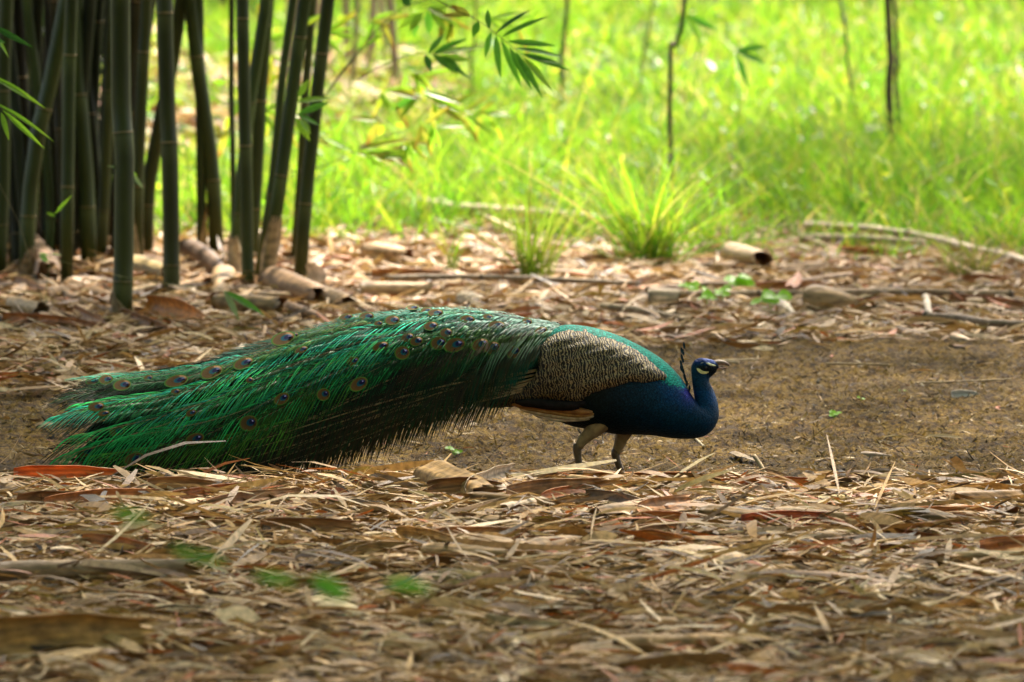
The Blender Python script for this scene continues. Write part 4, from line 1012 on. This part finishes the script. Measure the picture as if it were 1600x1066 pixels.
for i in range(46):
    x, y = random.uniform(-20, 1620), random.choice([random.uniform(765, 900), random.uniform(765, 1060)])
    ln = random.uniform(60, 150); dyp = random.uniform(-22, 22)
    red = random.random() < .35
    o = sh((x, y), (x + ln, y + dyp), random.uniform(.03, .065), random.uniform(80, 220), random.choice([0, 10, 30, -120, -140]),
           'curled sheath fragment with rust inside among the bank litter' if red else 'curled tan sheath fragment among the bank litter', None, RED if red else None, taper=random.uniform(.3, .8), lift=random.uniform(0, .012))
    o['group'] = 'rust sheath fragments on the bank' if red else 'tan sheath fragments on the bank'
for i in range(40):
    x, y = random.uniform(400, 1620), random.uniform(405, 512)
    ln = random.uniform(25, 80); dyp = random.uniform(-8, 8)
    red = random.random() < .4
    o = sh((x, y), (x + ln, y + dyp), random.uniform(.03, .06), random.uniform(90, 230), random.choice([0, 10, 30, -120, -140]),
           'rust brown sheath scrap in the litter behind the bird' if red else 'pale sheath scrap in the litter behind the bird', None, RED if red else None, taper=random.uniform(.3, .8))
    o['group'] = 'rust scraps behind the bird' if red else 'pale scraps behind the bird'
for i in range(60):
    x, y = random.uniform(-30, 470), random.uniform(405, 512)
    a_ = random.uniform(-.6, .6); ln = random.uniform(35, 95)
    o = sh((x, y), (x + ln, y + ln * .35 * math.sin(a_ * 3)), random.uniform(.03, .069), random.uniform(100, 240), random.choice([0, 10, 30, -120, -140]), 'brown sheath scrap at the feet of the bamboo culms', random.choice([(.20, .125, .06), (.15, .09, .045), (.26, .17, .085)]), taper=random.uniform(.4, .9), lift=random.uniform(-.01, .02))
    o['group'] = 'sheath scraps under the bamboo'

def cane(pts, r, label, col, nodes=(), name='fallen_stick', cat='stick', lift=None, taper=.8):
    r = r * (1.25 if r > .006 else 1.0)
    P3 = np.array([gp(*p) for p in pts]); n = 30
    q = smooth_path(P3, n); yv = q[:, 1]; q[:, 2] = np.maximum(q[:, 2], ground(q[:, 0], yv)) + r * .8 + np.interp(yv, [2.5, 4, 8, 9.5], [0, .034, .042, .06])
    R = r * np.linspace(1, taper, n) * (1 + .06 * np.sin(np.arange(n) * 1.7))
    V, F = tube(q, R, 10)
    o = mk(name, V, F, M_stick, None, np.clip(np.array(col) * (1 + .15 * rng.normal(size=(len(V), 1))), 0, 1))
    tag(o, label, cat)
    for k in nodes:
        i = int(k * (n - 1)); t = nrm(q[min(i + 1, n - 1)] - q[max(i - 1, 0)])
        V, F = tube(np.array([q[i] - t * r * .7, q[i] - t * r * .2, q[i] + t * r * .2, q[i] + t * r * .7]), R[i] * np.array([1.0, 1.35, 1.35, 1.0]), 10)
        mk('node_ring', V, F, M_stick, o, np.array(col) * .45)
    return o
cane([(1302, 476), (1420, 475), (1585, 478)], .013, 'straight brown cane lying across the litter', (.33, .22, .14), (.03, .98))
cane([(1050, 478), (1160, 477), (1330, 474)], .011, 'second straight cane end to end with the brown cane', (.30, .20, .12), (.5, .97))
cane([(1448, 514), (1500, 517), (1550, 524), (1610, 526)], .014, 'dark curved stick forking at a knotted stub', (.20, .14, .095), (.02,))
cane([(1446, 484), (1449, 498), (1452, 512)], .013, 'pale stub of wood standing on the knot of the dark curved stick', (.46, .37, .27), ())
cane([(1258, 377), (1360, 382), (1450, 394), (1500, 405), (1610, 432)], .016, 'long pale cane at the meadow edge, partly under grass', (.46, .36, .25), (.3, .78))
cane([(1250, 394), (1350, 396), (1445, 402)], .017, 'second pale cane lying below the long one at the meadow edge', (.42, .32, .21), (.5,))
cane([(638, 340), (700, 352), (800, 360), (980, 376)], .028, 'pale log lying in the grass behind the train', (.44, .34, .23), (.06,))
cane([(490, 330), (560, 336), (640, 345)], .018, 'pale cane lying in the grass near the clump', (.42, .34, .24), ())
cane([(600, 453), (720, 451), (860, 455), (1000, 462)], .011, 'long thin grey brown stick lying across the back litter', (.26, .19, .13), (.4,))
cane([(940, 496), (1000, 502), (1060, 514)], .010, 'thin stick slanting just behind the back of the bird', (.36, .26, .16), ())
cane([(1010, 470), (1100, 462), (1200, 462), (1330, 446)], .010, 'thin brown stick behind the clover sprouts', (.30, .20, .13), (.6,))
cane([(1290, 576), (1340, 577), (1390, 578)], .0045, 'thin brown straw lying on the mossy soil', (.26, .18, .09), ())
cane([(1430, 602), (1500, 600), (1580, 597)], .004, 'thin long straw on the mossy soil beside the grey leaf', (.27, .19, .10), ())
cane([(1155, 574), (1120, 572), (1185, 570)], .004, 'short straw on the moss in front of the bill', (.4, .3, .18), ())
cane([(1100, 700), (1082, 684), (1052, 672)], .004, 'thin pale straw behind the breast of the bird', (.42, .33, .2), ())
V, F = tube(smooth_path(np.array([at(1200, 752, .02), at(1190, 730, .05), at(1178, 712, .08)]), 8), np.linspace(.008, .007, 8), 9)
o = mk('broken_twig', V, F, M_stick, None, (.34, .24, .13)); tag(o, 'broken twig stub poking up from the ditch by a withered leaf scrap', 'twig')

# ---- loose leaf litter
LP = np.array([(.30, .19, .075), (.38, .27, .12), (.56, .46, .31), (.32, .23, .13), (.19, .105, .035), (.11, .06, .022), (.30, .09, .018), (.05, .03, .014), (.22, .17, .045), (.36, .25, .12)]) * (1.08, .95, .84)
LW = np.array([.17, .15, .10, .13, .13, .10, .05, .09, .04, .075]); LW = LW / LW.sum()
def litter(n, xr, yr, ln, wd, zmax, name, label, mask=None, bias=0.8, dark=1.0, tilt=.17):
    x = rng.uniform(*xr, n); y = rng.uniform(*yr, n)
    if mask is not None:
        k = rng.uniform(size=n) < mask(x, y); x, y = x[k], y[k]; n = len(x)
    a = rng.normal(size=n) * bias + np.where(rng.uniform(size=n) < .5, 0, math.pi)
    tl = rng.normal(size=n) * tilt; rl = rng.normal(size=n) * .6
    d = np.stack([np.cos(a) * np.cos(tl), np.sin(a) * np.cos(tl), np.sin(tl)], 1)
    s0 = nrm(np.cross([0, 0, 1.0], d)); u0 = np.cross(d, s0)
    s = s0 * np.cos(rl)[:, None] + u0 * np.sin(rl)[:, None]; nn = np.cross(d, s)
    L = ln * np.exp(rng.normal(size=n) * .45); W = wd * np.exp(rng.normal(size=n) * .45)
    z = ground(x, y) + rng.uniform(0.002, 1, n) ** 1.4 * zmax + np.abs(tl) * L * .5
    base = np.stack([x, y, z], 1) - d * L[:, None] * .5
    V, F, u = strips(base, d, s, nn, L, W, rng.normal(size=n) * .06 * L, 3, [.35, 1, .85, .12])
    hf = (z - ground(x, y)) / max(zmax, 1e-6)
    c = LP[rng.choice(len(LP), n, p=LW)] * rng.uniform(.7, 1.25, n)[:, None] * dark
    C = np.repeat(c, 8, 0)
    o = mk(name, V, F, M_litter, None, C, smooth=False)
    return tag(o, label, 'leaf litter', kind='stuff')
litter(44000, (-2.4, 2.4), (-5.6, -.20), .085, .0092, .044, 'leaf_litter', 'dense litter of small dry bamboo leaf pieces on the front bank', lambda x, y: 1 - sstep(-.40, -.26, y) * .8)
litter(16000, (-2.4, 2.4), (-5.6, -.28), .045, .0042, .036, 'straw_litter', 'fine straw and chips strewn over the front bank')
litter(5200, (-2.4, 2.4), (-5.6, -.30), .15, .017, .048, 'leaf_litter', 'long flat dry bamboo strips matted into the front bank', None, .7, .95, .10)
back_edge = lambda x, y: sstep(0, .9, y - (3.35 + .35 * wob(x, y, 2.0, 41) - 1.7 * sstep(-.2, -1.0, x))) * (1 - .9 * sstep(9.3, 11.5, y))
litter(64000, (-3.6, 3.6), (.9, 12.0), .085, .012, .034, 'leaf_litter', 'pale litter of dry bamboo leaves between ditch and meadow', back_edge)
litter(13000, (-3.4, -.4), (2.0, 9.0), .10, .014, .036, 'leaf_litter', 'brown leaf litter heaped round the feet of the bamboo', lambda x, y: sstep(-.4, -1.0, x))
litter(2600, (-2.1, 2.1), (-.16, 3.4), .035, .0028, .006, 'straw_litter', 'thin straws and rootlets scattered over the mossy ditch', None, 1.2)
n = 30000
x = rng.uniform(-2.1, 2.1, n); y = rng.uniform(-.22, 3.6, n); a = rng.uniform(0, 6.3, n); el = rng.uniform(-.2, .9, n)
d = np.stack([np.cos(a) * np.cos(el), np.sin(a) * np.cos(el), np.sin(el)], 1); sd = nrm(np.cross(d, rng.normal(size=(n, 3))))
L = .016 * np.exp(rng.normal(size=n) * .5)
V, F, u = strips(np.stack([x, y, ground(x, y) - .001], 1), d, sd, np.cross(d, sd), L, .0032 * np.exp(rng.normal(size=n) * .4), rng.normal(size=n) * .2 * L, 3, [.6, 1, .9, .3])
cp = np.array([(.19, .12, .022), (.025, .016, .008), (.11, .064, .019), (.40, .29, .15), (.24, .155, .042)])
cr = cp[rng.choice(5, n, p=[.32, .26, .22, .07, .13])] * rng.uniform(.7, 1.3, n)[:, None]
tag(mk('moss_crumbs', V, F, M_litter, None, np.repeat(cr, 8, 0), smooth=False), 'dry moss and root crumbs covering the ditch soil', 'moss', kind='stuff')

# ---- larger single leaves, each its own object
def dry_leaf_mesh(c, tw, cup):
    K = 8; u = np.linspace(0, 1, K); pr = np.array([.25, .7, .95, 1, .92, .72, .42, .04]) * .5; k = np.array([-1, 0, 1.])
    a = tw * (u - .4)
    V = np.stack([np.broadcast_to(u[:, None], (K, 3)), pr[:, None] * k * np.cos(a)[:, None], pr[:, None] * k * np.sin(a)[:, None] + cup * pr[:, None] * np.abs(k) * 1.2 + .0 * u[:, None]], -1)
    V[..., 2] += (.5 * np.sin(u * 3.0) * cup)[:, None]
    C = np.asarray(c)[None, None] * (1 + .12 * rng.normal(size=(K, 3, 1)))
    return mesh_data('dry_leaf', V.reshape(-1, 3), grid_faces(K, 3), M_litter, np.clip(C, 0, 1).reshape(-1, 3))
DLN = ['tan', 'straw yellow', 'bleached whitish', 'greyish tan', 'brown', 'dark brown', 'rust orange', 'nearly black', 'olive', 'buff']
DLI = (0, 1, 2, 3, 4, 6, 8, 9, 0, 1, 2, 9, 3, 5)
DL = [dry_leaf_mesh(LP[i] * random.uniform(.85, 1.1), random.uniform(-1, 1), random.uniform(-.5, .9)) for i in DLI]
def put_leaf(x, y, L, W, a, lift, label, group):
    q = random.randrange(len(DL)); o = bpy.data.objects.new('dry_leaf', DL[q]); COL.objects.link(o)
    tilt = random.gauss(0, .09)
    o.matrix_basis = Matrix.Translation((x, y, float(ground(x, y)) + lift + abs(tilt) * L * .5)) @ Matrix.Rotation(a, 4, 'Z') @ Matrix.Rotation(tilt, 4, 'Y') @ Matrix.Rotation(random.gauss(0, .5), 4, 'X') @ Matrix.Translation((-L / 2, 0, 0)) @ Matrix.Diagonal((L, W, W, 1))
    tag(o, label % DLN[DLI[q]], 'dry leaf', DLN[DLI[q]] + ' ' + group)
for i in range(170):
    y = random.uniform(-4.9, -.38); hw = 1.02 * (y + CAM_D) * 800 / FPX
    put_leaf(random.uniform(-hw, hw), y, random.uniform(.08, .20), random.uniform(.010, .022), random.gauss(0, .8), random.uniform(.018, .034), 'single %s dry bamboo leaf lying on top of the front bank litter', 'dry leaves on the front bank')
for i in range(100):
    y = random.uniform(3.4, 8.6); hw = 1.02 * (y + CAM_D) * 800 / FPX
    put_leaf(random.uniform(-hw * .6, hw), y, random.uniform(.12, .26), random.uniform(.018, .035), random.gauss(0, .9), random.uniform(.02, .04), 'single %s dry leaf lying on the litter behind the ditch', 'dry leaves behind the ditch')
for px, py, L, a in ((10, 662, .085, 1.9), (55, 660, .10, 1.2), (70, 668, .08, .7), (1400, 690, .10, .5), (1300, 560, .05, 1.4), (1335, 578, .06, 1.5), (1372, 580, .05, 1.45), (1440, 585, .10, -.2), (1560, 640, .06, 1.2), (1500, 730, .14, -.5), (1310, 735, .08, 1.1), (1110, 640, .05, .4),
                     (1280, 545, .1, .3), (1420, 660, .08, .9), (870, 742, .07, .4), (945, 742, .08, -.3), (1480, 690, .12, .2), (1200, 600, .05, 2.2), (1540, 575, .09, .4), (1250, 690, .06, .8)):
    g = gp(px, py); put_leaf(g.x, g.y, L, .012 if px > 100 else .02, a, .008, 'single %s dry leaf sliver lying on the bare ditch soil', 'leaf slivers on the ditch soil')

# ---- small green sprouts
def sprout(px, py, n, size, label, col=(.20, .42, .02), dy=0.):
    g = gp(px, py); size = size * (1.5 if py < 520 else 1.1); g.z += .03 if py < 520 else 0; root = empty('clover_sprout', g, label, 'sprout', 'sprouts')
    for i in range(n):
        a = 6.3 * i / n + random.uniform(-.4, .4); r = size * random.uniform(.3, 1.1); h = size * random.uniform(.5, 1.2)
        c = np.array([g.x + r * math.cos(a), g.y + r * math.sin(a), g.z + h])
        V, F = tube(np.array([[g.x, g.y, g.z], [(g.x + c[0]) / 2, (g.y + c[1]) / 2, g.z + h * .7], c]), .0009, 5); mk('stem', V, F, M_leaf, root, np.array(col) * .8)
        nrm_ = nrm(np.array([random.uniform(-.4, .4), random.uniform(-1.0, -.2), 1.0])); s = nrm(np.cross(nrm_, [1, .2, 0])); t = np.cross(s, nrm_)
        th = np.linspace(0, 2 * math.pi, 13)[:-1]; rr = size * random.uniform(.34, .55) * (1 + .12 * np.cos(3 * th))
        V = np.vstack([c[None], c + (np.cos(th) * rr)[:, None] * s + (np.sin(th) * rr)[:, None] * t + nrm_ * .12 * size])
        mk('leaf', V, [(0, 1 + k, 1 + (k + 1) % 12) for k in range(12)], M_leaf, root, col)
for px, py, n, s, lab in ((1304, 655, 5, .020, 'bright green clover sprout standing alone on the mossy soil'), (710, 712, 5, .020, 'green sprout in the ditch below the train'), (1346, 626, 2, .010, 'tiny green sprout behind the lone clover sprout'),
                          (1411, 614, 2, .010, 'tiny green sprout near the grey curled leaf'), (1082, 476, 7, .030, 'patch of clover beside the pale curled sheath'), (1104, 487, 6, .026, 'low clover sprout in front of the clover patch'),
                          (1152, 470, 9, .040, 'tallest clover sprout at the end of the straight cane'), (1204, 496, 9, .036, 'clover sprout below the bleached sheath strip'), (1128, 480, 5, .026, 'clover sprout between the patch and the tallest one')):
    sprout(px, py, n, s, lab)

# ---- sprig hanging blurred in front, near the camera
def front_sprig():
    q = smooth_path(np.array([at(20, 1150, -9.0), at(120, 960, -9.0), at(210, 850, -9.0), at(300, 860, -9.0), at(430, 905, -9.0), at(530, 920, -9.0)]), 24)
    g0 = np.array([q[0][0], q[0][1], float(ground(q[0][0], q[0][1]))])
    root = empty('bamboo_sprig', tuple(g0), 'green leafy bamboo sprig arching blurred over the front bank', 'sprig')
    V, F = tube(np.vstack([g0, q]), np.linspace(.0010, .0004, 25), 6); mk('stem', V, F, M_leaf, root, (.12, .13, .04))
    for a, b, w in (((170, 800), (240, 812), .018), ((265, 855), (330, 880), .016), ((395, 900), (470, 912), .020), ((485, 905), (550, 935), .030), ((600, 912), (680, 922), .020), ((300, 862), (360, 885), .014)):
        leaf(root, at(*a, -9.0), at(*b, -9.0), w * .95, 'green', 0.1)
front_sprig()

# ================================================================== meadow
GPAL = np.array([(.10, .23, .010), (.14, .26, .012), (.20, .28, .018), (.06, .17, .010), (.30, .30, .03), (.34, .26, .10)])
GW = np.array([.28, .26, .18, .13, .08, .07])
def blades(x, y, h, w, lean, pal=GPAL, wts=GW, K=3, z=None):
    n = len(x); a = rng.uniform(0, 2 * math.pi, n); l = np.abs(rng.normal(size=n)) * lean
    d = np.stack([np.cos(a) * np.sin(l), np.sin(a) * np.sin(l), np.cos(l)], 1)
    b = rng.uniform(0, 2 * math.pi, n)
    s = nrm(np.cross(d, np.stack([np.cos(b), np.sin(b), 0 * b], 1)))
    z = ground(x, y) - .01 if z is None else z
    sag = np.stack([np.cos(a), np.sin(a), 0 * a], 1) * (h * rng.uniform(.1, .6, n))[:, None] - np.array([0, 0, 1.0]) * (h * rng.uniform(.0, .35, n))[:, None]
    V, F, u = strips(np.stack([x, y, z], 1), d, s, s * 0, h, w, np.zeros(n), K, np.interp(np.linspace(0, 1, K + 1), [0, .4, 1], [.8, 1, .06]), sag)
    c = np.repeat(pal[rng.choice(len(pal), n, p=wts / wts.sum())] * rng.uniform(.75, 1.25, n)[:, None], 2 * (K + 1), 0)
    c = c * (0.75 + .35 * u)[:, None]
    return V, F, c
def field(n, yr, hm, wm, label, edge=False):
    y = rng.uniform(*yr, n); hw = (y + CAM_D) * 800 / FPX * 1.12 + .8
    x = rng.uniform(-1, 1, n) * hw
    den = .55 + .6 * wob(x, y, 1.4, 51)
    if edge: den = den * sstep(0, 3.6, y - (8.3 + 1.0 * wob(x, y, 1.5, 52) - .9 * sstep(.6, 2.0, x)))
    k = rng.uniform(size=n) < den; x, y = x[k], y[k]
    h = hm * np.exp(rng.normal(size=len(x)) * .35) * (.85 + .3 * wob(x, y, 1.3, 53)) * (sstep(7.5, 12.0, y) * .6 + .4)
    V, F, c = blades(x, y, h, wm * rng.uniform(.6, 1.4, len(x)), .36)
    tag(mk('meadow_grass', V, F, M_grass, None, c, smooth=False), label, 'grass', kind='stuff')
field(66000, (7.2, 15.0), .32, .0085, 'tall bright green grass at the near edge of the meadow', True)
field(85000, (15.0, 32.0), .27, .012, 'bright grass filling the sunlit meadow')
# broad weed leaves among the grass
n = 3500
y = rng.uniform(9.5, 31, n); hw = (y + CAM_D) * 800 / FPX * 1.1 + .5; x = rng.uniform(-1, 1, n) * hw
a = rng.uniform(0, 6.3, n); el = rng.uniform(-.5, .7, n)
d = np.stack([np.cos(a) * np.cos(el), np.sin(a) * np.cos(el), np.sin(el)], 1); s = nrm(np.cross([0, 0, 1.0], d))
V, F, u = strips(np.stack([x, y, ground(x, y) + rng.uniform(.02, .30, n)], 1), d, s, np.cross(d, s), rng.uniform(.05, .14, n), rng.uniform(.018, .045, n), rng.normal(size=n) * .01, 3, [.3, 1, .8, .05])
tag(mk('meadow_weeds', V, F, M_grass, None, np.repeat(GPAL[rng.choice(6, n, p=[.25, .25, .28, .06, .1, .06])], 8, 0), smooth=False), 'broad leaved weeds growing through the meadow grass', 'weeds', kind='stuff')
# dry brown litter under the meadow trees
def tuft(px, py, n, h, spread, lean, label, pal=GPAL, wts=GW, wm=.006):
    g = gp(px, py); r = rng.normal(size=(n, 2)) * spread
    V, F, c = blades(g.x + r[:, 0], g.y + r[:, 1], h * rng.uniform(.55, 1.15, n), wm * rng.uniform(.7, 1.3, n), lean, pal, wts, 6)
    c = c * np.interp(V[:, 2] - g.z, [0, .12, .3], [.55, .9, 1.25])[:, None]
    tag(mk('grass_tuft', V, F, M_grass, None, c, smooth=False), label, 'grass', 'grass tufts at the meadow edge')
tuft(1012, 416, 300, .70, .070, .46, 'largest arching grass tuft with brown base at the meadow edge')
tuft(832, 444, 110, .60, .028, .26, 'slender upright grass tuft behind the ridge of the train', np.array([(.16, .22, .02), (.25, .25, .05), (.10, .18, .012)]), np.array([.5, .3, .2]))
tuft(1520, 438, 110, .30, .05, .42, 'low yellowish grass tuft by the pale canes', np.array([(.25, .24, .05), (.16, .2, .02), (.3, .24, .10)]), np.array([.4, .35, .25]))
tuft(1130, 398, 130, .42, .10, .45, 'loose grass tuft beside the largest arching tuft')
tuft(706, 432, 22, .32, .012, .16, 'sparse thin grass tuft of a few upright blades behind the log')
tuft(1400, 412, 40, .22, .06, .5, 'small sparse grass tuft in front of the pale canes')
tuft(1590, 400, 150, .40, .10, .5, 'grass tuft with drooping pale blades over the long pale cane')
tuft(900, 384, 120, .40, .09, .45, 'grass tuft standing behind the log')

# ---- saplings and stems in the meadow
def sapling(pts, Y, r, label, leaves=(), col=(.085, .055, .035), top=3.6):
    q = [at(x, y, Y) for x, y in pts]
    g = np.array([q[0][0], Y, float(ground(q[0][0], Y)) - .02])
    d = nrm(q[-1] - q[0]); k = (top - q[-1][2]) / max(d[2], .3)
    S = smooth_path(np.vstack([g, q[1:], q[-1] + d * k]), 40); S[:, :2] += .008 * np.stack([np.sin(np.arange(40) * .9), np.cos(np.arange(40) * 1.3)], 1)
    root = empty('sapling', tuple(g), label, 'sapling', 'saplings in the meadow')
    V, F = tube(S, np.linspace(r, r * .3, 40), 8); mk('trunk', V, F, M_stick, root, col)
    for a, b, kd in leaves: leaf(root, at(*a, Y), at(*b, Y), .04, kd)
    n = 260; i = rng.uniform(.45, 1, n)          # crown above the frame
    c = np.stack([np.interp(i * 39, np.arange(40), S[:, k]) for k in range(3)], 1)
    c = c[c[:, 2] > 1.75]; n = len(c); c = c + rng.normal(size=(n, 3)) * (.28, .28, .15)
    a = rng.uniform(0, 6.3, n); dd = nrm(np.stack([np.cos(a), np.sin(a), rng.uniform(-.7, .2, n)], 1)); s = nrm(np.cross([0, 0, 1.], dd))
    V, F, u = strips(c, dd, s, np.cross(dd, s), rng.uniform(.10, .2, n), rng.uniform(.02, .035, n), np.full(n, .01), 3)
    mk('crown', V, F, M_leaf, root, np.repeat(lerp((.06, .14, .015), (.14, .22, .02), rng.uniform(size=n)), 8, 0), smooth=False)
sapling([(1050, 290), (1048, 160), (1047, 70), (1072, 0)], 11.6, .014, 'slim dark sapling rising behind the largest grass tuft', [((1074, 24), (1124, 48), 'green'), ((1074, 26), (1102, 74), 'light'), ((1072, 28), (1052, 72), 'green'), ((1070, 24), (1044, 40), 'light'), ((1150, 80), (1200, 70), 'green'), ((1150, 84), (1172, 140), 'green'), ((1152, 82), (1200, 98), 'green')])
sapling([(1392, 290), (1391, 120), (1388, 0)], 13.5, .023, 'thickest brown sapling stem standing in the meadow', (), (.10, .055, .035))
sapling([(1404, 290), (1402, 120), (1398, 20)], 14.2, .014, 'thin dark stem just beside the thickest sapling', (), (.05, .04, .03))
sapling([(1348, 240), (1332, 140), (1318, 30), (1310, -20)], 15.0, .010, 'thin leaning dark stem left of the thickest sapling'.replace(' left of', ' next to'), (), (.06, .06, .03))
sapling([(876, 200), (878, 90), (884, 0)], 17.0, .016, 'blurred olive stem standing far back in the meadow', (), (.10, .09, .03))
sapling([(985, 230), (1000, 120), (1020, 0)], 17.5, .009, 'thin pale green stem leaning behind the slim sapling', (), (.12, .14, .03))
sapling([(736, 190), (738, 90), (742, 0)], 16.0, .010, 'thin olive stem behind the fan of bamboo leaves', (), (.10, .10, .03))
# ---- brown dead stems behind the clump
for i in range(13):
    x = 425 + i * 16 + random.uniform(-7, 7)
    q0 = at(x, 220, 17.5 + (i % 4) * .6)
    g = np.array([q0[0], q0[1], float(ground(q0[0], q0[1])) - .02]); ln = random.uniform(-.25, .25)
    S = smooth_path(np.array([g, g + (ln * .3, 0, .9), g + (ln, .1, 2.4)]), 12)
    V, F = tube(S, np.linspace(random.uniform(.014, .03), .010, 12), 8)
    tag(mk('dead_stem', V, F, M_stick, None, np.array((.30, .21, .13)) * random.uniform(.6, 1.2)), 'blurred brown dead stem standing behind the bamboo clump', 'stem', 'dead stems behind the clump')
litter(9000, (-3.6, -.3), (14, 20), .22, .045, .10, 'leaf_litter', 'brown dead leaves heaped round the dead stems', lambda x, y: sstep(-.2, -.8, x))

# ---- bushes that close the meadow
def bush(x, y, r, h, n, label, c0, c1):
    g = (x, y, float(ground(x, y)))
    root = empty('bush', g, label, 'bush', 'bushes closing the meadow')
    for k in range(5):
        a = random.uniform(0, 6.3); V, F = tube(smooth_path(np.array([g, (x + .3 * r * math.cos(a), y + .3 * r * math.sin(a), g[2] + h * .4), (x + .7 * r * math.cos(a), y + .7 * r * math.sin(a), g[2] + h * .85)]), 8), np.linspace(.035, .012, 8), 6)
        mk('branch', V, F, M_stick, root, (.10, .08, .05))
    cl = rng.normal(size=(26, 3)) * (r * .42, r * .42, h * .22) + (x, y, g[2] + h * .5)
    p = cl[rng.integers(0, 26, n)] + rng.normal(size=(n, 3)) * r * .17
    p[:, 2] = np.maximum(p[:, 2], g[2] + .05)
    a = rng.uniform(0, 6.3, n); dd = nrm(np.stack([np.cos(a), np.sin(a), rng.uniform(-.8, .5, n)], 1)); s = nrm(np.cross(dd, rng.normal(size=(n, 3))))
    V, F, u = strips(p, dd, s, np.cross(dd, s), rng.uniform(.08, .18, n), rng.uniform(.04, .08, n), np.full(n, .01), 3, [.3, 1, .8, .1])
    mk('foliage', V, F, M_grass, root, np.repeat(lerp(c0, c1, rng.uniform(size=n)), 8, 0), smooth=False)
bl = ['yellow green bush at the far end of the meadow behind the olive stem', 'pale bright bush at the far end of the meadow', 'dark leaved bush behind the thickest sapling', 'green bush behind the dead stems', 'tall yellow green bush behind the slim sapling',
      'bushy thicket at the shaded end of the meadow', 'wide green bush behind the bamboo clump', 'rounded bush beyond the wide green bush', 'broad bush beyond the dark leaved bush']
for i, (x, y, r, h) in enumerate(((-.3, 28, 1.5, 2.6), (1.2, 29.5, 1.5, 2.4), (3.0, 27, 1.3, 2.6), (-2.2, 25.5, 1.5, 3.0), (2.2, 32, 1.8, 3.5), (5.0, 28, 1.8, 3.6), (-4.6, 24, 1.9, 3.6), (-3.4, 31, 2.2, 4.2), (4.4, 34, 2.4, 4.4))):
    dk = i in (2, 5)
    bush(x, y, r, h, 2600, bl[i], (.05, .11, .01) if dk else (.10, .20, .012), (.12, .17, .02) if dk else (.24, .30, .025))
